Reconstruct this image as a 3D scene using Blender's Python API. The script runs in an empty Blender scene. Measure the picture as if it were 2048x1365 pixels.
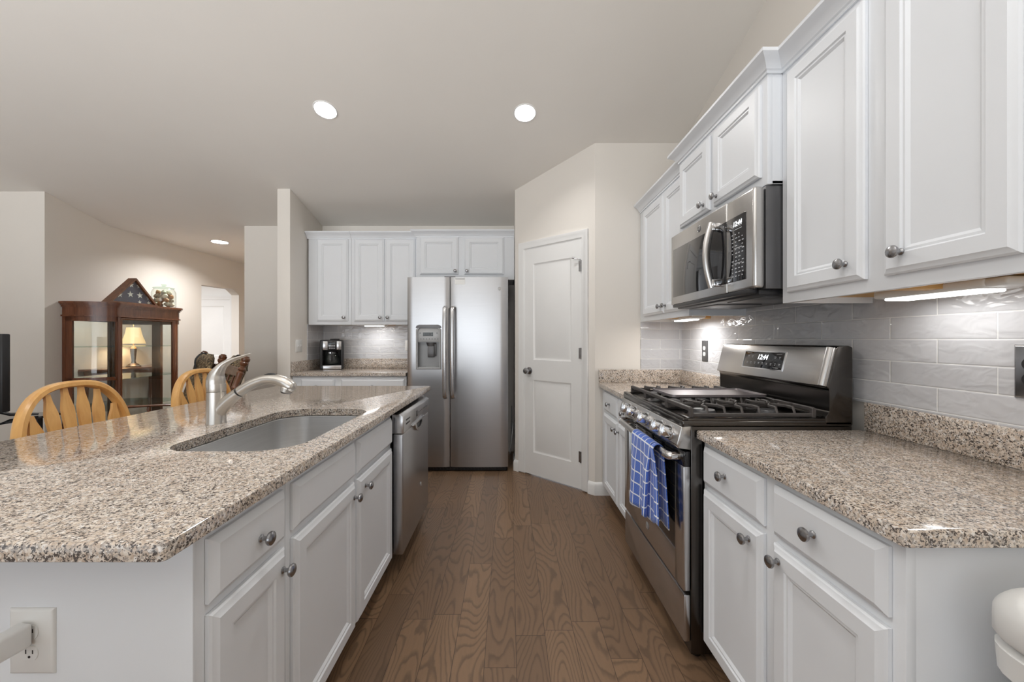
import bpy, bmesh, math, random
from mathutils import Vector, Matrix
random.seed(7)
PI = math.pi
scene = bpy.context.scene
COL = scene.collection
V = Vector

# ------------------------------------------------------------------ camera, world, light, exposure
FPX = 780.0
CAMZ = 1.226
cd = bpy.data.cameras.new('camera')
cam = bpy.data.objects.new('camera', cd)
COL.objects.link(cam)
cam.location = (0, 0, CAMZ)
cam.rotation_euler = (PI / 2, 0, 0)
cd.sensor_fit = 'HORIZONTAL'
cd.sensor_width = 36.0
cd.lens = FPX / 2048 * 36.0
cd.shift_x = 6.0 / 2048
cd.shift_y = -3.5 / 2048
cd.clip_start = 0.02
scene.camera = cam

w = bpy.data.worlds.new('world')
scene.world = w
w.use_nodes = True
bgn = w.node_tree.nodes['Background']
bgn.inputs[0].default_value = (0.86, 0.93, 1.0, 1)
bgn.inputs[1].default_value = 1.0

scene.view_settings.view_transform = 'Standard'
scene.view_settings.look = 'None'
scene.view_settings.gamma = 1
scene.view_settings.use_curve_mapping = False
scene.view_settings.exposure = 0.7
scene.cycles.use_denoising = True
scene.cycles.max_bounces = 10
scene.cycles.diffuse_bounces = 5
scene.cycles.glossy_bounces = 5
scene.cycles.transparent_max_bounces = 16
scene.cycles.caustics_reflective = False
scene.cycles.caustics_refractive = False
scene.cycles.sample_clamp_indirect = 6.0


def area(name, loc, rot, sx, sy, power, col=(1, 1, 1), shape='RECTANGLE', spread=PI):
    l = bpy.data.lights.new(name, 'AREA')
    l.shape = shape
    l.size = sx
    l.size_y = sy
    l.energy = power
    l.color = col
    l.spread = spread
    o = bpy.data.objects.new(name, l)
    o.location = loc
    o.rotation_euler = rot
    COL.objects.link(o)
    return o


# daylight through the windows behind the camera and in the great room on the left
# (upward tilt and narrow spread added to brighten the ceiling)
UPT = math.radians(49)
area('window_daylight_rear', (-2.65, -3.3, 1.2), (PI / 2 + UPT, 0, 0), 5.7, 2.1, 122, (0.955, 0.98, 1.0), spread=math.radians(104))
area('window_daylight_left', (-6.9, 0.6, 1.35), (PI / 2 + UPT, 0, -PI / 2), 3.2, 1.8, 22, (0.955, 0.98, 1.0), spread=math.radians(110))
area('side_room_fill', (-5.3, 5.0, 2.3), (0, 0, 0), 0.9, 0.7, 26, (0.97, 0.98, 1.0))  # unseen panel added below the ceiling to brighten the side room

# ------------------------------------------------------------------ helpers
def lin(r, g, b):
    f = lambda c: c / 12.92 if c <= 0.04045 else ((c + 0.055) / 1.055) ** 2.4
    return (f(r / 255), f(g / 255), f(b / 255), 1)


class MB:
    def __init__(s):
        s.bm = bmesh.new()

    def quadstrip(s, loops, close=True, cap0=False, cap1=False):
        vs = [[s.bm.verts.new(p) for p in lp] for lp in loops]
        n = len(vs[0])
        for a, b in zip(vs[:-1], vs[1:]):
            for i in range(n if close else n - 1):
                j = (i + 1) % n
                try:
                    s.bm.faces.new((a[i], a[j], b[j], b[i]))
                except ValueError:
                    pass
        if cap0:
            s.bm.faces.new(list(reversed(vs[0])))
        if cap1:
            s.bm.faces.new(vs[-1])
        return vs

    def box(s, x0, x1, y0, y1, z0, z1, bev=0.0, seg=2, M=None):
        x0, x1 = min(x0, x1), max(x0, x1)
        y0, y1 = min(y0, y1), max(y0, y1)
        z0, z1 = min(z0, z1), max(z0, z1)
        bev = min(bev, (x1 - x0) * .49, (y1 - y0) * .49, (z1 - z0) * .49)
        m = M or Matrix.Identity(4)
        c = [s.bm.verts.new(m @ V((x, y, z))) for z in (z0, z1) for (x, y) in ((x0, y0), (x1, y0), (x1, y1), (x0, y1))]
        fs = [(0, 3, 2, 1), (4, 5, 6, 7), (0, 1, 5, 4), (1, 2, 6, 5), (2, 3, 7, 6), (3, 0, 4, 7)]
        faces = [s.bm.faces.new([c[i] for i in f]) for f in fs]
        if bev > 0:
            es = list({e for f in faces for e in f.edges})
            bmesh.ops.bevel(s.bm, geom=es, offset=bev, segments=seg, affect='EDGES', profile=0.5)
        return s

    def prism(s, pts, a, b, axis='z', M=None, bev=0.0):
        """polygon of 2D pts extruded from a to b along axis (x: pts=(y,z); y: pts=(x,z); z: pts=(x,y))"""
        m = M or Matrix.Identity(4)
        def P(p, t):
            return {'x': V((t, p[0], p[1])), 'y': V((p[0], t, p[1])), 'z': V((p[0], p[1], t))}[axis]
        l0 = [s.bm.verts.new(m @ P(p, a)) for p in pts]
        l1 = [s.bm.verts.new(m @ P(p, b)) for p in pts]
        n = len(pts)
        fs = [s.bm.faces.new(l0), s.bm.faces.new(l1)]
        for i in range(n):
            fs.append(s.bm.faces.new((l0[i], l0[(i + 1) % n], l1[(i + 1) % n], l1[i])))
        if bev > 0:
            es = list({e for f in fs for e in f.edges})
            bmesh.ops.bevel(s.bm, geom=es, offset=bev, segments=2, affect='EDGES', profile=0.5)
        return s

    def rings(s, M, w_, h_, rl, back=0.0):
        """rectangular panel w x h built of nested rings (inset, height); M maps (u,v,n)"""
        loops = [[M @ V((i, i, n)), M @ V((w_ - i, i, n)), M @ V((w_ - i, h_ - i, n)), M @ V((i, h_ - i, n))]
                 for (i, n) in [(rl[0][0], back)] + rl]
        loops = [[V(p) for p in lp] for lp in loops]
        vs = s.quadstrip(loops, True, True, True)
        return s

    def lathe(s, prof, M=None, seg=20, cap=True):
        """profile [(r,z)] turned about local z"""
        m = M or Matrix.Identity(4)
        loops = [[m @ V((max(r, 1e-5) * math.cos(2 * PI * k / seg), max(r, 1e-5) * math.sin(2 * PI * k / seg), z)) for k in range(seg)] for (r, z) in prof]
        s.quadstrip(loops, True, cap, cap)
        return s

    def cyl(s, p, q, r, r2=None, seg=14, bev=0.0):
        p, q = V(p), V(q)
        d = q - p
        L = d.length
        M = Matrix.Translation(p) @ d.to_track_quat('Z', 'Y').to_matrix().to_4x4()
        r2 = r if r2 is None else r2
        pr = [(r, 0), (r2, L)]
        if bev:
            pr = [(r - bev, 0), (r, bev), (r2, L - bev), (r2 - bev, L)]
        return s.lathe(pr, M, seg)

    def tube(s, pts, rad, seg=10, sx=1.0, sy=1.0, up=None, cap=True):
        pts = [V(p) for p in pts]
        n = len(pts)
        rads = rad if isinstance(rad, (list, tuple)) else [rad] * n
        T = []
        for i in range(n):
            t = pts[min(i + 1, n - 1)] - pts[max(i - 1, 0)]
            T.append(t.normalized())
        u = V(up) if up else (V((0, 0, 1)) if abs(T[0].z) < .9 else V((1, 0, 0)))
        loops = []
        for i in range(n):
            a = T[i].cross(u)
            if a.length < 1e-4:
                a = T[i].orthogonal()
            a.normalize()
            b = a.cross(T[i]).normalized()
            u = b if not up else u
            loops.append([pts[i] + (a * math.cos(2 * PI * k / seg) * sx + b * math.sin(2 * PI * k / seg) * sy) * rads[i] for k in range(seg)])
        s.quadstrip(loops, True, cap, cap)
        return s

    def sweep(s, M, path, prof, closed=False):
        """mitred moulding: 2D path in the plane (u,v) of M, profile (offset to the right of travel, height along n)"""
        P = [V((p[0], p[1])) for p in path]
        n = len(P)
        loops = []
        for i in range(n):
            def nrm(a, b):
                d = (b - a).normalized()
                return V((d.y, -d.x))
            if closed:
                n0 = nrm(P[i - 1], P[i]); n1 = nrm(P[i], P[(i + 1) % n])
            else:
                n0 = nrm(P[max(i - 1, 0)], P[max(i - 1, 0) + 1]) if i > 0 else nrm(P[0], P[1])
                n1 = nrm(P[i], P[i + 1]) if i < n - 1 else n0
            m = (n0 + n1)
            m = m / max(m.dot(n1), 1e-6) if m.length > 1e-6 else n1
            loops.append([M @ V((P[i].x + m.x * o, P[i].y + m.y * o, h)) for (o, h) in prof])
        if closed:
            loops.append(loops[0])
        s.quadstrip(loops, True, not closed, not closed)
        return s

    def sphere(s, c, r, M=None, seg=14, rg=10, sc=(1, 1, 1)):
        m = Matrix.Translation(V(c)) @ (M or Matrix.Identity(4)) @ Matrix.Diagonal((sc[0], sc[1], sc[2], 1))
        return s.lathe([(r * math.sin(PI * k / rg), -r * math.cos(PI * k / rg)) for k in range(rg + 1)], m, seg)

    def poly(s, pts):
        s.bm.faces.new([s.bm.verts.new(p) for p in pts])
        return s

    def text(s, txt, M, size, depth=0.0004, shear=0.0, align='CENTER'):
        c = bpy.data.curves.new('t', 'FONT')
        c.body = txt
        c.size = size
        c.extrude = depth
        c.shear = shear
        c.align_x = align
        c.align_y = 'CENTER'
        o = bpy.data.objects.new('t', c)
        COL.objects.link(o)
        bpy.context.view_layer.update()
        me = bpy.data.meshes.new_from_object(o)
        me.transform(M)
        s.bm.from_mesh(me)
        bpy.data.objects.remove(o)
        bpy.data.curves.remove(c)
        bpy.data.meshes.remove(me)
        return s


def frame(o, u, v=(0, 0, 1)):
    u = V(u).normalized(); v = V(v).normalized(); n = u.cross(v).normalized()
    M = Matrix.Identity(4)
    for i in range(3):
        M[i][0] = u[i]; M[i][1] = v[i]; M[i][2] = n[i]; M[i][3] = o[i]
    return M


def obj(name, mb, mat, parent=None, smooth=35, label=None):
    """link the built shape (in world coordinates) as one mesh, local to the thing's root"""
    bmesh.ops.remove_doubles(mb.bm, verts=mb.bm.verts, dist=1e-6)
    bmesh.ops.recalc_face_normals(mb.bm, faces=mb.bm.faces)
    me = bpy.data.meshes.new(name)
    r = parent
    while r is not None and r.parent is not None:
        r = r.parent
    if r is not None:
        bmesh.ops.translate(mb.bm, verts=mb.bm.verts, vec=-V(r.location))
    mb.bm.to_mesh(me)
    mb.bm.free()
    for p in me.polygons:
        p.use_smooth = True
    me.set_sharp_from_angle(angle=math.radians(smooth))
    me.materials.append(mat)
    o = bpy.data.objects.new(name, me)
    COL.objects.link(o)
    if parent is not None:
        o.parent = parent
    if label:
        o['label'] = label
    return o


def tag(o, label, cat, group=None):
    o['label'] = label
    o['category'] = cat
    if group:
        o['group'] = group
    return o


def thing(name, label, cat, loc, group=None):
    o = bpy.data.objects.new(name, None)
    o.empty_display_size = 0.1
    o.location = loc
    COL.objects.link(o)
    return tag(o, label, cat, group)


def struct(name, mb, mat, parent=None, smooth=35):
    o = obj(name, mb, mat, parent, smooth)
    if parent is None:
        o['kind'] = 'structure'
    return o


def dup(root, loc, label, rotz=0.0):
    r = root.copy()
    COL.objects.link(r)
    r.location = loc
    r.rotation_euler = (0, 0, rotz)
    r['label'] = label
    for ch in list(root.children):
        c = ch.copy()
        COL.objects.link(c)
        c.parent = r
        for g in list(ch.children):
            d = g.copy()
            COL.objects.link(d)
            d.parent = c
    return r


def curve(p, n=8):
    """Catmull-Rom through points"""
    P = [V(q) for q in p]
    P = [P[0] * 2 - P[1]] + P + [P[-1] * 2 - P[-2]]
    out = []
    for i in range(1, len(P) - 2):
        for k in range(n):
            t = k / n
            a, b, c, d = P[i - 1], P[i], P[i + 1], P[i + 2]
            out.append(0.5 * ((2 * b) + (c - a) * t + (2 * a - 5 * b + 4 * c - d) * t * t + (3 * b - a - 3 * c + d) * t ** 3))
    out.append(P[-2])
    return out


# ------------------------------------------------------------------ materials
class NT:
    def __init__(s, name):
        s.m = bpy.data.materials.new(name)
        s.m.use_nodes = True
        s.t = s.m.node_tree
        s.p = s.t.nodes['Principled BSDF']

    def n(s, typ, **kw):
        nd = s.t.nodes.new(typ)
        for k, v in kw.items():
            if k.startswith('_'):
                setattr(nd, k[1:], v)
        return nd

    def l(s, a, b):
        s.t.links.new(a, b)

    def math(s, op, a, b=None, c=None):
        nd = s.t.nodes.new('ShaderNodeMath')
        nd.operation = op
        for i, x in enumerate((a, b, c)):
            if x is None:
                continue
            if isinstance(x, (int, float)):
                nd.inputs[i].default_value = x
            else:
                s.l(x, nd.inputs[i])
        return nd.outputs[0]

    def coords(s, kind='Object'):
        return s.t.nodes.new('ShaderNodeTexCoord').outputs[kind]

    def mapping(s, v, scale=(1, 1, 1), loc=(0, 0, 0), rot=(0, 0, 0)):
        nd = s.t.nodes.new('ShaderNodeMapping')
        nd.inputs['Scale'].default_value = scale
        nd.inputs['Location'].default_value = loc
        nd.inputs['Rotation'].default_value = rot
        s.l(v, nd.inputs['Vector'])
        return nd.outputs[0]

    def noise(s, v, scale, detail=2.0, rough=0.5, dist=0.0):
        nd = s.t.nodes.new('ShaderNodeTexNoise')
        nd.inputs['Scale'].default_value = scale
        nd.inputs['Detail'].default_value = detail
        nd.inputs['Roughness'].default_value = rough
        nd.inputs['Distortion'].default_value = dist
        if v is not None:
            s.l(v, nd.inputs['Vector'])
        return nd

    def ramp(s, f, stops, interp='LINEAR'):
        nd = s.t.nodes.new('ShaderNodeValToRGB')
        cr = nd.color_ramp
        cr.interpolation = interp
        while len(cr.elements) > 1:
            cr.elements.remove(cr.elements[-1])
        cr.elements[0].position = stops[0][0]
        cr.elements[0].color = stops[0][1]
        for p, c in stops[1:]:
            e = cr.elements.new(p)
            e.color = c
        s.l(f, nd.inputs[0])
        return nd.outputs[0]

    def mix(s, f, a, b, mode='MIX'):
        nd = s.t.nodes.new('ShaderNodeMixRGB')
        nd.blend_type = mode
        for i, x in ((0, f), (1, a), (2, b)):
            if isinstance(x, (int, float)):
                nd.inputs[i].default_value = x
            elif isinstance(x, tuple):
                nd.inputs[i].default_value = x
            else:
                s.l(x, nd.inputs[i])
        return nd.outputs[0]

    def bump(s, h, strength=0.2, dist=0.01):
        nd = s.t.nodes.new('ShaderNodeBump')
        nd.inputs['Strength'].default_value = strength
        nd.inputs['Distance'].default_value = dist
        s.l(h, nd.inputs['Height'])
        s.l(nd.outputs[0], s.p.inputs['Normal'])


def simple(name, c, rough=0.5, metal=0.0, var=0.04, scale=6.0, bump=0.0, bscale=300, coat=0.0, spec=0.5):
    k = NT(name)
    nz = k.noise(k.coords(), scale, 3)
    a = tuple(min(1, x * (1 - var)) for x in c[:3]) + (1,)
    b = tuple(min(1, x * (1 + var)) for x in c[:3]) + (1,)
    k.l(k.ramp(nz.outputs['Fac'], [(0.3, a), (0.7, b)]), k.p.inputs['Base Color'])
    k.p.inputs['Roughness'].default_value = rough
    k.p.inputs['Metallic'].default_value = metal
    k.p.inputs['Coat Weight'].default_value = coat
    k.p.inputs['Specular IOR Level'].default_value = spec
    if bump:
        k.bump(k.noise(k.coords(), bscale, 2).outputs['Fac'], bump, 0.002)
    return k.m


def brushed(name, c, rough=0.25, scale=(2, 2, 500), var=0.10, bump=0.04, aniso=0.0, rvar=0.08):
    k = NT(name)
    nz = k.noise(k.mapping(k.coords(), scale), 1.0, 3, 0.7)
    var *= .45
    a = tuple(x * (1 - var) for x in c[:3]) + (1,)
    b = tuple(min(1, x * (1 + var)) for x in c[:3]) + (1,)
    k.l(k.ramp(nz.outputs['Fac'], [(0.3, a), (0.7, b)]), k.p.inputs['Base Color'])
    k.p.inputs['Metallic'].default_value = 1.0
    k.l(k.math('MULTIPLY_ADD', nz.outputs['Fac'], rvar, rough - rvar / 2), k.p.inputs['Roughness'])
    if bump:
        k.bump(nz.outputs['Fac'], bump, 0.001)
    return k.m


def emit(name, c, strength):
    k = NT(name)
    k.p.inputs['Base Color'].default_value = c
    k.p.inputs['Emission Color'].default_value = c
    k.p.inputs['Emission Strength'].default_value = strength
    return k.m


def glass(name, tint=(0.96, 0.98, 0.97, 1), ior=1.5):
    k = NT(name)
    t = k.t
    tr = t.nodes.new('ShaderNodeBsdfTransparent')
    tr.inputs[0].default_value = tint
    gl = t.nodes.new('ShaderNodeBsdfGlossy')
    gl.inputs['Roughness'].default_value = 0.02
    lw = t.nodes.new('ShaderNodeLayerWeight')
    lw.inputs[0].default_value = 0.5
    fr = k.math('MULTIPLY_ADD', k.math('POWER', lw.outputs['Facing'], 4.0), 0.7, 0.035)
    mx = t.nodes.new('ShaderNodeMixShader')
    k.l(fr, mx.inputs[0])
    k.l(tr.outputs[0], mx.inputs[1])
    k.l(gl.outputs[0], mx.inputs[2])
    k.l(mx.outputs[0], t.nodes['Material Output'].inputs[0])
    return k.m


def granite():
    k = NT('granite')
    co = k.coords()
    wn = k.noise(co, 60, 2)
    wv = k.t.nodes.new('ShaderNodeVectorMath'); wv.operation = 'SCALE'; wv.inputs['Scale'].default_value = 0.010
    k.l(wn.outputs['Color'], wv.inputs[0])
    ad = k.t.nodes.new('ShaderNodeVectorMath'); ad.operation = 'ADD'
    k.l(co, ad.inputs[0]); k.l(wv.outputs[0], ad.inputs[1])

    def vor(scale):
        v = k.t.nodes.new('ShaderNodeTexVoronoi')
        v.inputs['Scale'].default_value = scale
        k.l(ad.outputs[0], v.inputs['Vector'])
        sp = k.t.nodes.new('ShaderNodeSeparateColor')
        k.l(v.outputs['Color'], sp.inputs[0])
        return sp.outputs[0], sp.outputs[1]
    a, a2 = vor(190)
    base = k.ramp(a, [(0.0, lin(216, 206, 195)), (0.30, lin(204, 190, 175)), (0.55, lin(188, 171, 155)), (0.70, lin(222, 217, 212)), (0.84, lin(176, 168, 160))], 'CONSTANT')
    tone = k.noise(co, 55, 3, 0.55).outputs['Fac']
    base = k.mix(k.ramp(tone, [(0.48, (0, 0, 0, 1)), (0.66, (.6, .6, .6, 1))]), base, lin(182, 162, 143))
    gn = k.noise(co, 140, 3, 0.6).outputs['Fac']
    col = k.mix(k.ramp(gn, [(0.555, (0, 0, 0, 1)), (0.60, (.9, .9, .9, 1))]), base, lin(150, 142, 135))
    dn = k.noise(k.mapping(co, (1, 1, 1), (3, 7, 1)), 195, 3, 0.62, 0.4).outputs['Fac']
    cl = k.noise(co, 36, 2, 0.6).outputs['Fac']
    dsum = k.math('ADD', dn, k.math('MULTIPLY', cl, 0.30))
    col = k.mix(k.ramp(dsum, [(0.705, (0, 0, 0, 1)), (0.735, (1, 1, 1, 1))]), col, lin(78, 71, 67))
    d, d2 = vor(420)
    thr2 = k.math('GREATER_THAN', d, 0.945)
    col = k.mix(thr2, col, lin(84, 76, 72))
    k.l(col, k.p.inputs['Base Color'])
    k.p.inputs['Roughness'].default_value = 0.09
    k.p.inputs['Specular IOR Level'].default_value = 0.5
    return k.m


def floor_mat():
    k = NT('oak_floor')
    sp = k.t.nodes.new('ShaderNodeSeparateXYZ')
    k.l(k.coords(), sp.inputs[0])
    x, y = sp.outputs[0], sp.outputs[1]
    PW, PL = 0.121, 0.95
    u = k.math('DIVIDE', k.math('ADD', x, 10.015), PW)
    iu = k.math('FLOOR', u)
    fu = k.math('SUBTRACT', u, iu)
    w1 = k.t.nodes.new('ShaderNodeTexWhiteNoise'); w1.noise_dimensions = '1D'
    k.l(iu, w1.inputs['W'])
    v = k.math('ADD', k.math('DIVIDE', k.math('ADD', y, 20), PL), k.math('MULTIPLY', w1.outputs['Value'], 7.3))
    iv = k.math('FLOOR', v)
    fv = k.math('SUBTRACT', v, iv)
    cv = k.t.nodes.new('ShaderNodeCombineXYZ')
    k.l(iu, cv.inputs[0]); k.l(iv, cv.inputs[1])
    w2 = k.t.nodes.new('ShaderNodeTexWhiteNoise'); w2.noise_dimensions = '3D'
    k.l(cv.outputs[0], w2.inputs['Vector'])
    s2 = k.t.nodes.new('ShaderNodeSeparateColor'); k.l(w2.outputs['Color'], s2.inputs[0])
    # cathedral grain: contour lines of a stretched noise, shifted per plank
    gx = k.math('ADD', k.math('MULTIPLY', x, 5.5), k.math('MULTIPLY', s2.outputs[0], 40))
    gy = k.math('ADD', k.math('MULTIPLY', y, 1.15), k.math('MULTIPLY', s2.outputs[1], 40))
    gv = k.t.nodes.new('ShaderNodeCombineXYZ')
    k.l(gx, gv.inputs[0]); k.l(gy, gv.inputs[1]); k.l(s2.outputs[2], gv.inputs[2])
    nz = k.noise(gv.outputs[0], 1.0, 1.0, 0.45)
    fine = k.noise(k.mapping(k.coords(), (90, 9, 1)), 1.0, 3, 0.6)
    jag = k.noise(k.mapping(k.coords(), (60, 22, 1)), 1.0, 2, 0.5)
    ph = k.math('ADD', k.math('MULTIPLY', nz.outputs['Fac'], 28.0), k.math('MULTIPLY', jag.outputs['Fac'], 0.42))
    fr = k.math('FRACT', ph)
    line = k.ramp(fr, [(0.0, (1, 1, 1, 1)), (0.10, (0.9, 0.9, 0.9, 1)), (0.34, (0, 0, 0, 1)), (0.90, (0, 0, 0, 1)), (1.0, (1, 1, 1, 1))])
    base = k.ramp(w2.outputs['Value'], [(0.0, lin(117, 92, 71)), (0.5, lin(130, 103, 80)), (1.0, lin(143, 114, 88))])
    base = k.mix(k.math('MULTIPLY', fine.outputs['Fac'], 0.55), base, lin(102, 81, 63))
    col = k.mix(k.math('MULTIPLY', line, 0.55), base, lin(78, 62, 48))
    eu = k.math('MINIMUM', fu, k.math('SUBTRACT', 1.0, fu))
    ev = k.math('MINIMUM', fv, k.math('SUBTRACT', 1.0, fv))
    gap = k.math('MAXIMUM', k.math('LESS_THAN', eu, 0.010), k.math('LESS_THAN', ev, 0.0014))
    col = k.mix(k.math('MULTIPLY', gap, 0.75), col, lin(48, 36, 28))
    k.l(col, k.p.inputs['Base Color'])
    k.p.inputs['Roughness'].default_value = 0.36
    k.p.inputs['Specular IOR Level'].default_value = 0.4
    k.bump(k.math('SUBTRACT', k.math('MULTIPLY', fine.outputs['Fac'], 0.3), gap), 0.12, 0.002)
    return k.m


def tile_mat(name, along, phase):
    """3x12 glazed tile; 'along' = 0 for X, 1 for Y"""
    k = NT(name)
    sp = k.t.nodes.new('ShaderNodeSeparateXYZ')
    co = k.coords()
    k.l(co, sp.inputs[0])
    a, z = sp.outputs[along], sp.outputs[2]
    RH, TL = 0.0768, 0.305
    v = k.math('DIVIDE', k.math('ADD', z, 10 * RH - 1.226 + RH * 20), RH)
    iv = k.math('FLOOR', v)
    fv = k.math('SUBTRACT', v, iv)
    odd = k.math('MODULO', iv, 2.0)
    u = k.math('ADD', k.math('DIVIDE', k.math('ADD', a, 30 * TL - phase), TL), k.math('MULTIPLY', odd, 0.5))
    iu = k.math('FLOOR', u)
    fu = k.math('SUBTRACT', u, iu)
    cv = k.t.nodes.new('ShaderNodeCombineXYZ')
    k.l(iu, cv.inputs[0]); k.l(iv, cv.inputs[1])
    wn = k.t.nodes.new('ShaderNodeTexWhiteNoise'); wn.noise_dimensions = '3D'
    k.l(cv.outputs[0], wn.inputs['Vector'])
    eu = k.math('MULTIPLY', k.math('MINIMUM', fu, k.math('SUBTRACT', 1.0, fu)), TL)
    ev = k.math('MULTIPLY', k.math('MINIMUM', fv, k.math('SUBTRACT', 1.0, fv)), RH)
    e = k.math('MINIMUM', eu, ev)
    g = k.math('LESS_THAN', e, 0.0013)
    cl = k.noise(k.mapping(co, (5, 5, 9)), 1.0, 4, 0.6, 1.2)
    base = k.ramp(wn.outputs['Value'], [(0, lin(184, 184, 187)), (1, lin(199, 199, 202))])
    base = k.mix(k.math('MULTIPLY', cl.outputs['Fac'], 0.5), base, lin(205, 206, 209))
    k.l(k.mix(g, base, lin(228, 228, 226)), k.p.inputs['Base Color'])
    k.l(k.math('MULTIPLY_ADD', g, 0.5, 0.07), k.p.inputs['Roughness'])
    wav = k.noise(k.mapping(co, (16, 16, 26)), 1.0, 1.5, 0.5, 0.8)
    edge = k.math('MINIMUM', k.math('DIVIDE', e, 0.004), 1.0)
    h = k.math('ADD', k.math('MULTIPLY', wav.outputs['Fac'], 1.0), k.math('MULTIPLY', edge, 0.25))
    k.bump(h, 0.75, 0.006)
    return k.m


def wood(name, c1, c2, scale=(30, 30, 3), rough=0.3, coat=0.3):
    k = NT(name)
    nz = k.noise(k.mapping(k.coords(), scale), 1.0, 4, 0.6, 0.6)
    k.l(k.ramp(nz.outputs['Fac'], [(0.25, c1), (0.75, c2)]), k.p.inputs['Base Color'])
    k.p.inputs['Roughness'].default_value = rough
    k.p.inputs['Coat Weight'].default_value = coat
    k.p.inputs['Coat Roughness'].default_value = 0.15
    return k.m


def camo_mat():
    k = NT('camouflage_cloth')
    nz = k.noise(k.coords(), 20, 3, 0.6, 1.0)
    k.l(k.ramp(nz.outputs['Fac'], [(0, lin(48, 40, 32)), (0.40, lin(118, 98, 70)), (0.48, lin(58, 52, 42)), (0.54, lin(178, 156, 120)), (0.60, lin(84, 72, 52)), (0.66, lin(46, 40, 32))], 'CONSTANT'), k.p.inputs['Base Color'])
    k.p.inputs['Roughness'].default_value = 0.9
    return k.m


def towel_mat():
    k = NT('blue_check_towel')
    sp = k.t.nodes.new('ShaderNodeSeparateXYZ')
    k.l(k.coords('UV'), sp.inputs[0])
    def line(c, period, width):
        f = k.math('FRACT', k.math('DIVIDE', c, period))
        return k.math('LESS_THAN', f, width / period)
    g = k.math('MAXIMUM', line(sp.outputs[0], 0.052, 0.0055), line(sp.outputs[1], 0.052, 0.006))
    waf = k.t.nodes.new('ShaderNodeTexChecker'); waf.inputs['Scale'].default_value = 160
    k.l(k.coords('UV'), waf.inputs['Vector'])
    base = k.mix(k.math('MULTIPLY', waf.outputs['Fac'], 0.4), lin(74, 112, 202), lin(46, 78, 168))
    k.l(k.mix(g, base, lin(232, 236, 244)), k.p.inputs['Base Color'])
    k.p.inputs['Roughness'].default_value = 0.95
    k.p.inputs['Sheen Weight'].default_value = 0.3
    k.bump(waf.outputs['Fac'], 0.35, 0.002)
    return k.m


WALL = simple('wall_paint', lin(226, 221, 214), 0.75, var=0.01, scale=2, bump=0.02)
CEIL = simple('ceiling_paint', lin(233, 229, 223), 0.85, var=0.01, scale=2, bump=0.03)
TRIM = simple('trim_paint', lin(232, 232, 231), 0.4, var=0.01)
CAB = simple('cabinet_paint', lin(226, 229, 233), 0.38, var=0.012, scale=3)
CABIN = simple('cabinet_side_paint', lin(226, 229, 233), 0.45, var=0.012, scale=3)
RAW = wood('raw_pine', lin(196, 152, 92), lin(222, 182, 122), (3, 30, 30), 0.6, 0.0)
FLOOR = floor_mat()
GRAN = granite()
TILER = tile_mat('grey_tile_side', 1, 1.387)
TILEB = tile_mat('grey_tile_rear', 0, 0.12)
STEEL = brushed('stainless', (0.50, 0.50, 0.51), 0.29, (3, 3, 420), bump=0, rvar=.04)
STEELV = brushed('stainless_brushed_sideways', (0.60, 0.60, 0.61), 0.24, (300, 300, 4), bump=0, rvar=.04)
STEELR = brushed('stainless_range', (0.56, 0.55, 0.54), 0.26, (400, 3, 400), bump=0, rvar=.04)
SINKM = brushed('sink_steel', (0.66, 0.66, 0.66), 0.33, (4, 4, 200), bump=0, rvar=.04)
NICKEL = brushed('brushed_nickel', (0.60, 0.57, 0.53), 0.31, (60, 60, 200), 0.05, 0.0)
CHROME = simple('polished_chrome', (0.75, 0.75, 0.76, 1), 0.08, 1.0, 0.01)
KNOB = simple('pewter_knob', (0.36, 0.36, 0.37, 1), 0.27, 1.0, 0.12, 40)
BLACKS = brushed('black_stainless', (0.105, 0.098, 0.092), 0.22, (300, 3, 3), 0.08, 0.0)
BLACK = simple('black_plastic', (0.018, 0.018, 0.02, 1), 0.35)
BLACKG = simple('black_glass', (0.012, 0.012, 0.014, 1), 0.05, 0, 0.02, coat=0.4)
IRON = simple('cast_iron', (0.085, 0.076, 0.072, 1), 0.5, 0.35, 0.1, 60, 0.15, 400)
GRID = simple('griddle_plate', (0.32, 0.29, 0.30, 1), 0.33, 0.75, 0.08, 12)
GREY = simple('dark_grey_metal', (0.14, 0.14, 0.145, 1), 0.35, 0.6)
LGREY = simple('light_grey_plastic', lin(168, 169, 170), 0.35, 0.2)
WHITE = simple('white_plastic', lin(228, 228, 226), 0.3, var=0.01)
OAK = wood('golden_oak', lin(204, 150, 84), lin(226, 178, 110), (26, 26, 5), 0.28, 0.4)
CHERRY = wood('cherry_wood', lin(82, 44, 25), lin(122, 70, 42), (40, 40, 4), 0.22, 0.5)
DWOOD = wood('dark_wood', lin(78, 46, 29), lin(126, 80, 50), (34, 34, 6), 0.3, 0.3)
GLASS = glass('clear_glass')
GLASSG = glass('green_edge_glass', (0.82, 0.92, 0.88, 1))
MIRROR = simple('mirror_back', (0.86, 0.86, 0.85, 1), 0.01, 1.0, 0.0)
CAMO = camo_mat()
TOWEL = towel_mat()
LENS = emit('lamp_lens', (1, 0.98, 0.95, 1), 5.0)
LENSU = emit('under_cabinet_lens', (1, 0.99, 0.97, 1), 2.5)
DIGIT = emit('display_digits', (0.92, 0.96, 1, 1), 2.2)
MARK = simple('panel_marks', lin(190, 192, 196), 0.5)
RECESS = simple('dispenser_recess', lin(150, 151, 152), 0.4, 0.3)
LCD = simple('grey_display', lin(98, 104, 108), 0.2)
NAVY = simple('navy_flag_cloth', lin(62, 60, 84), 0.9, 0, 0.08, 40)
STARW = simple('white_star_cloth', lin(226, 224, 220), 0.9)
HOSE = simple('grey_hose', lin(150, 150, 150), 0.4)

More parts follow.
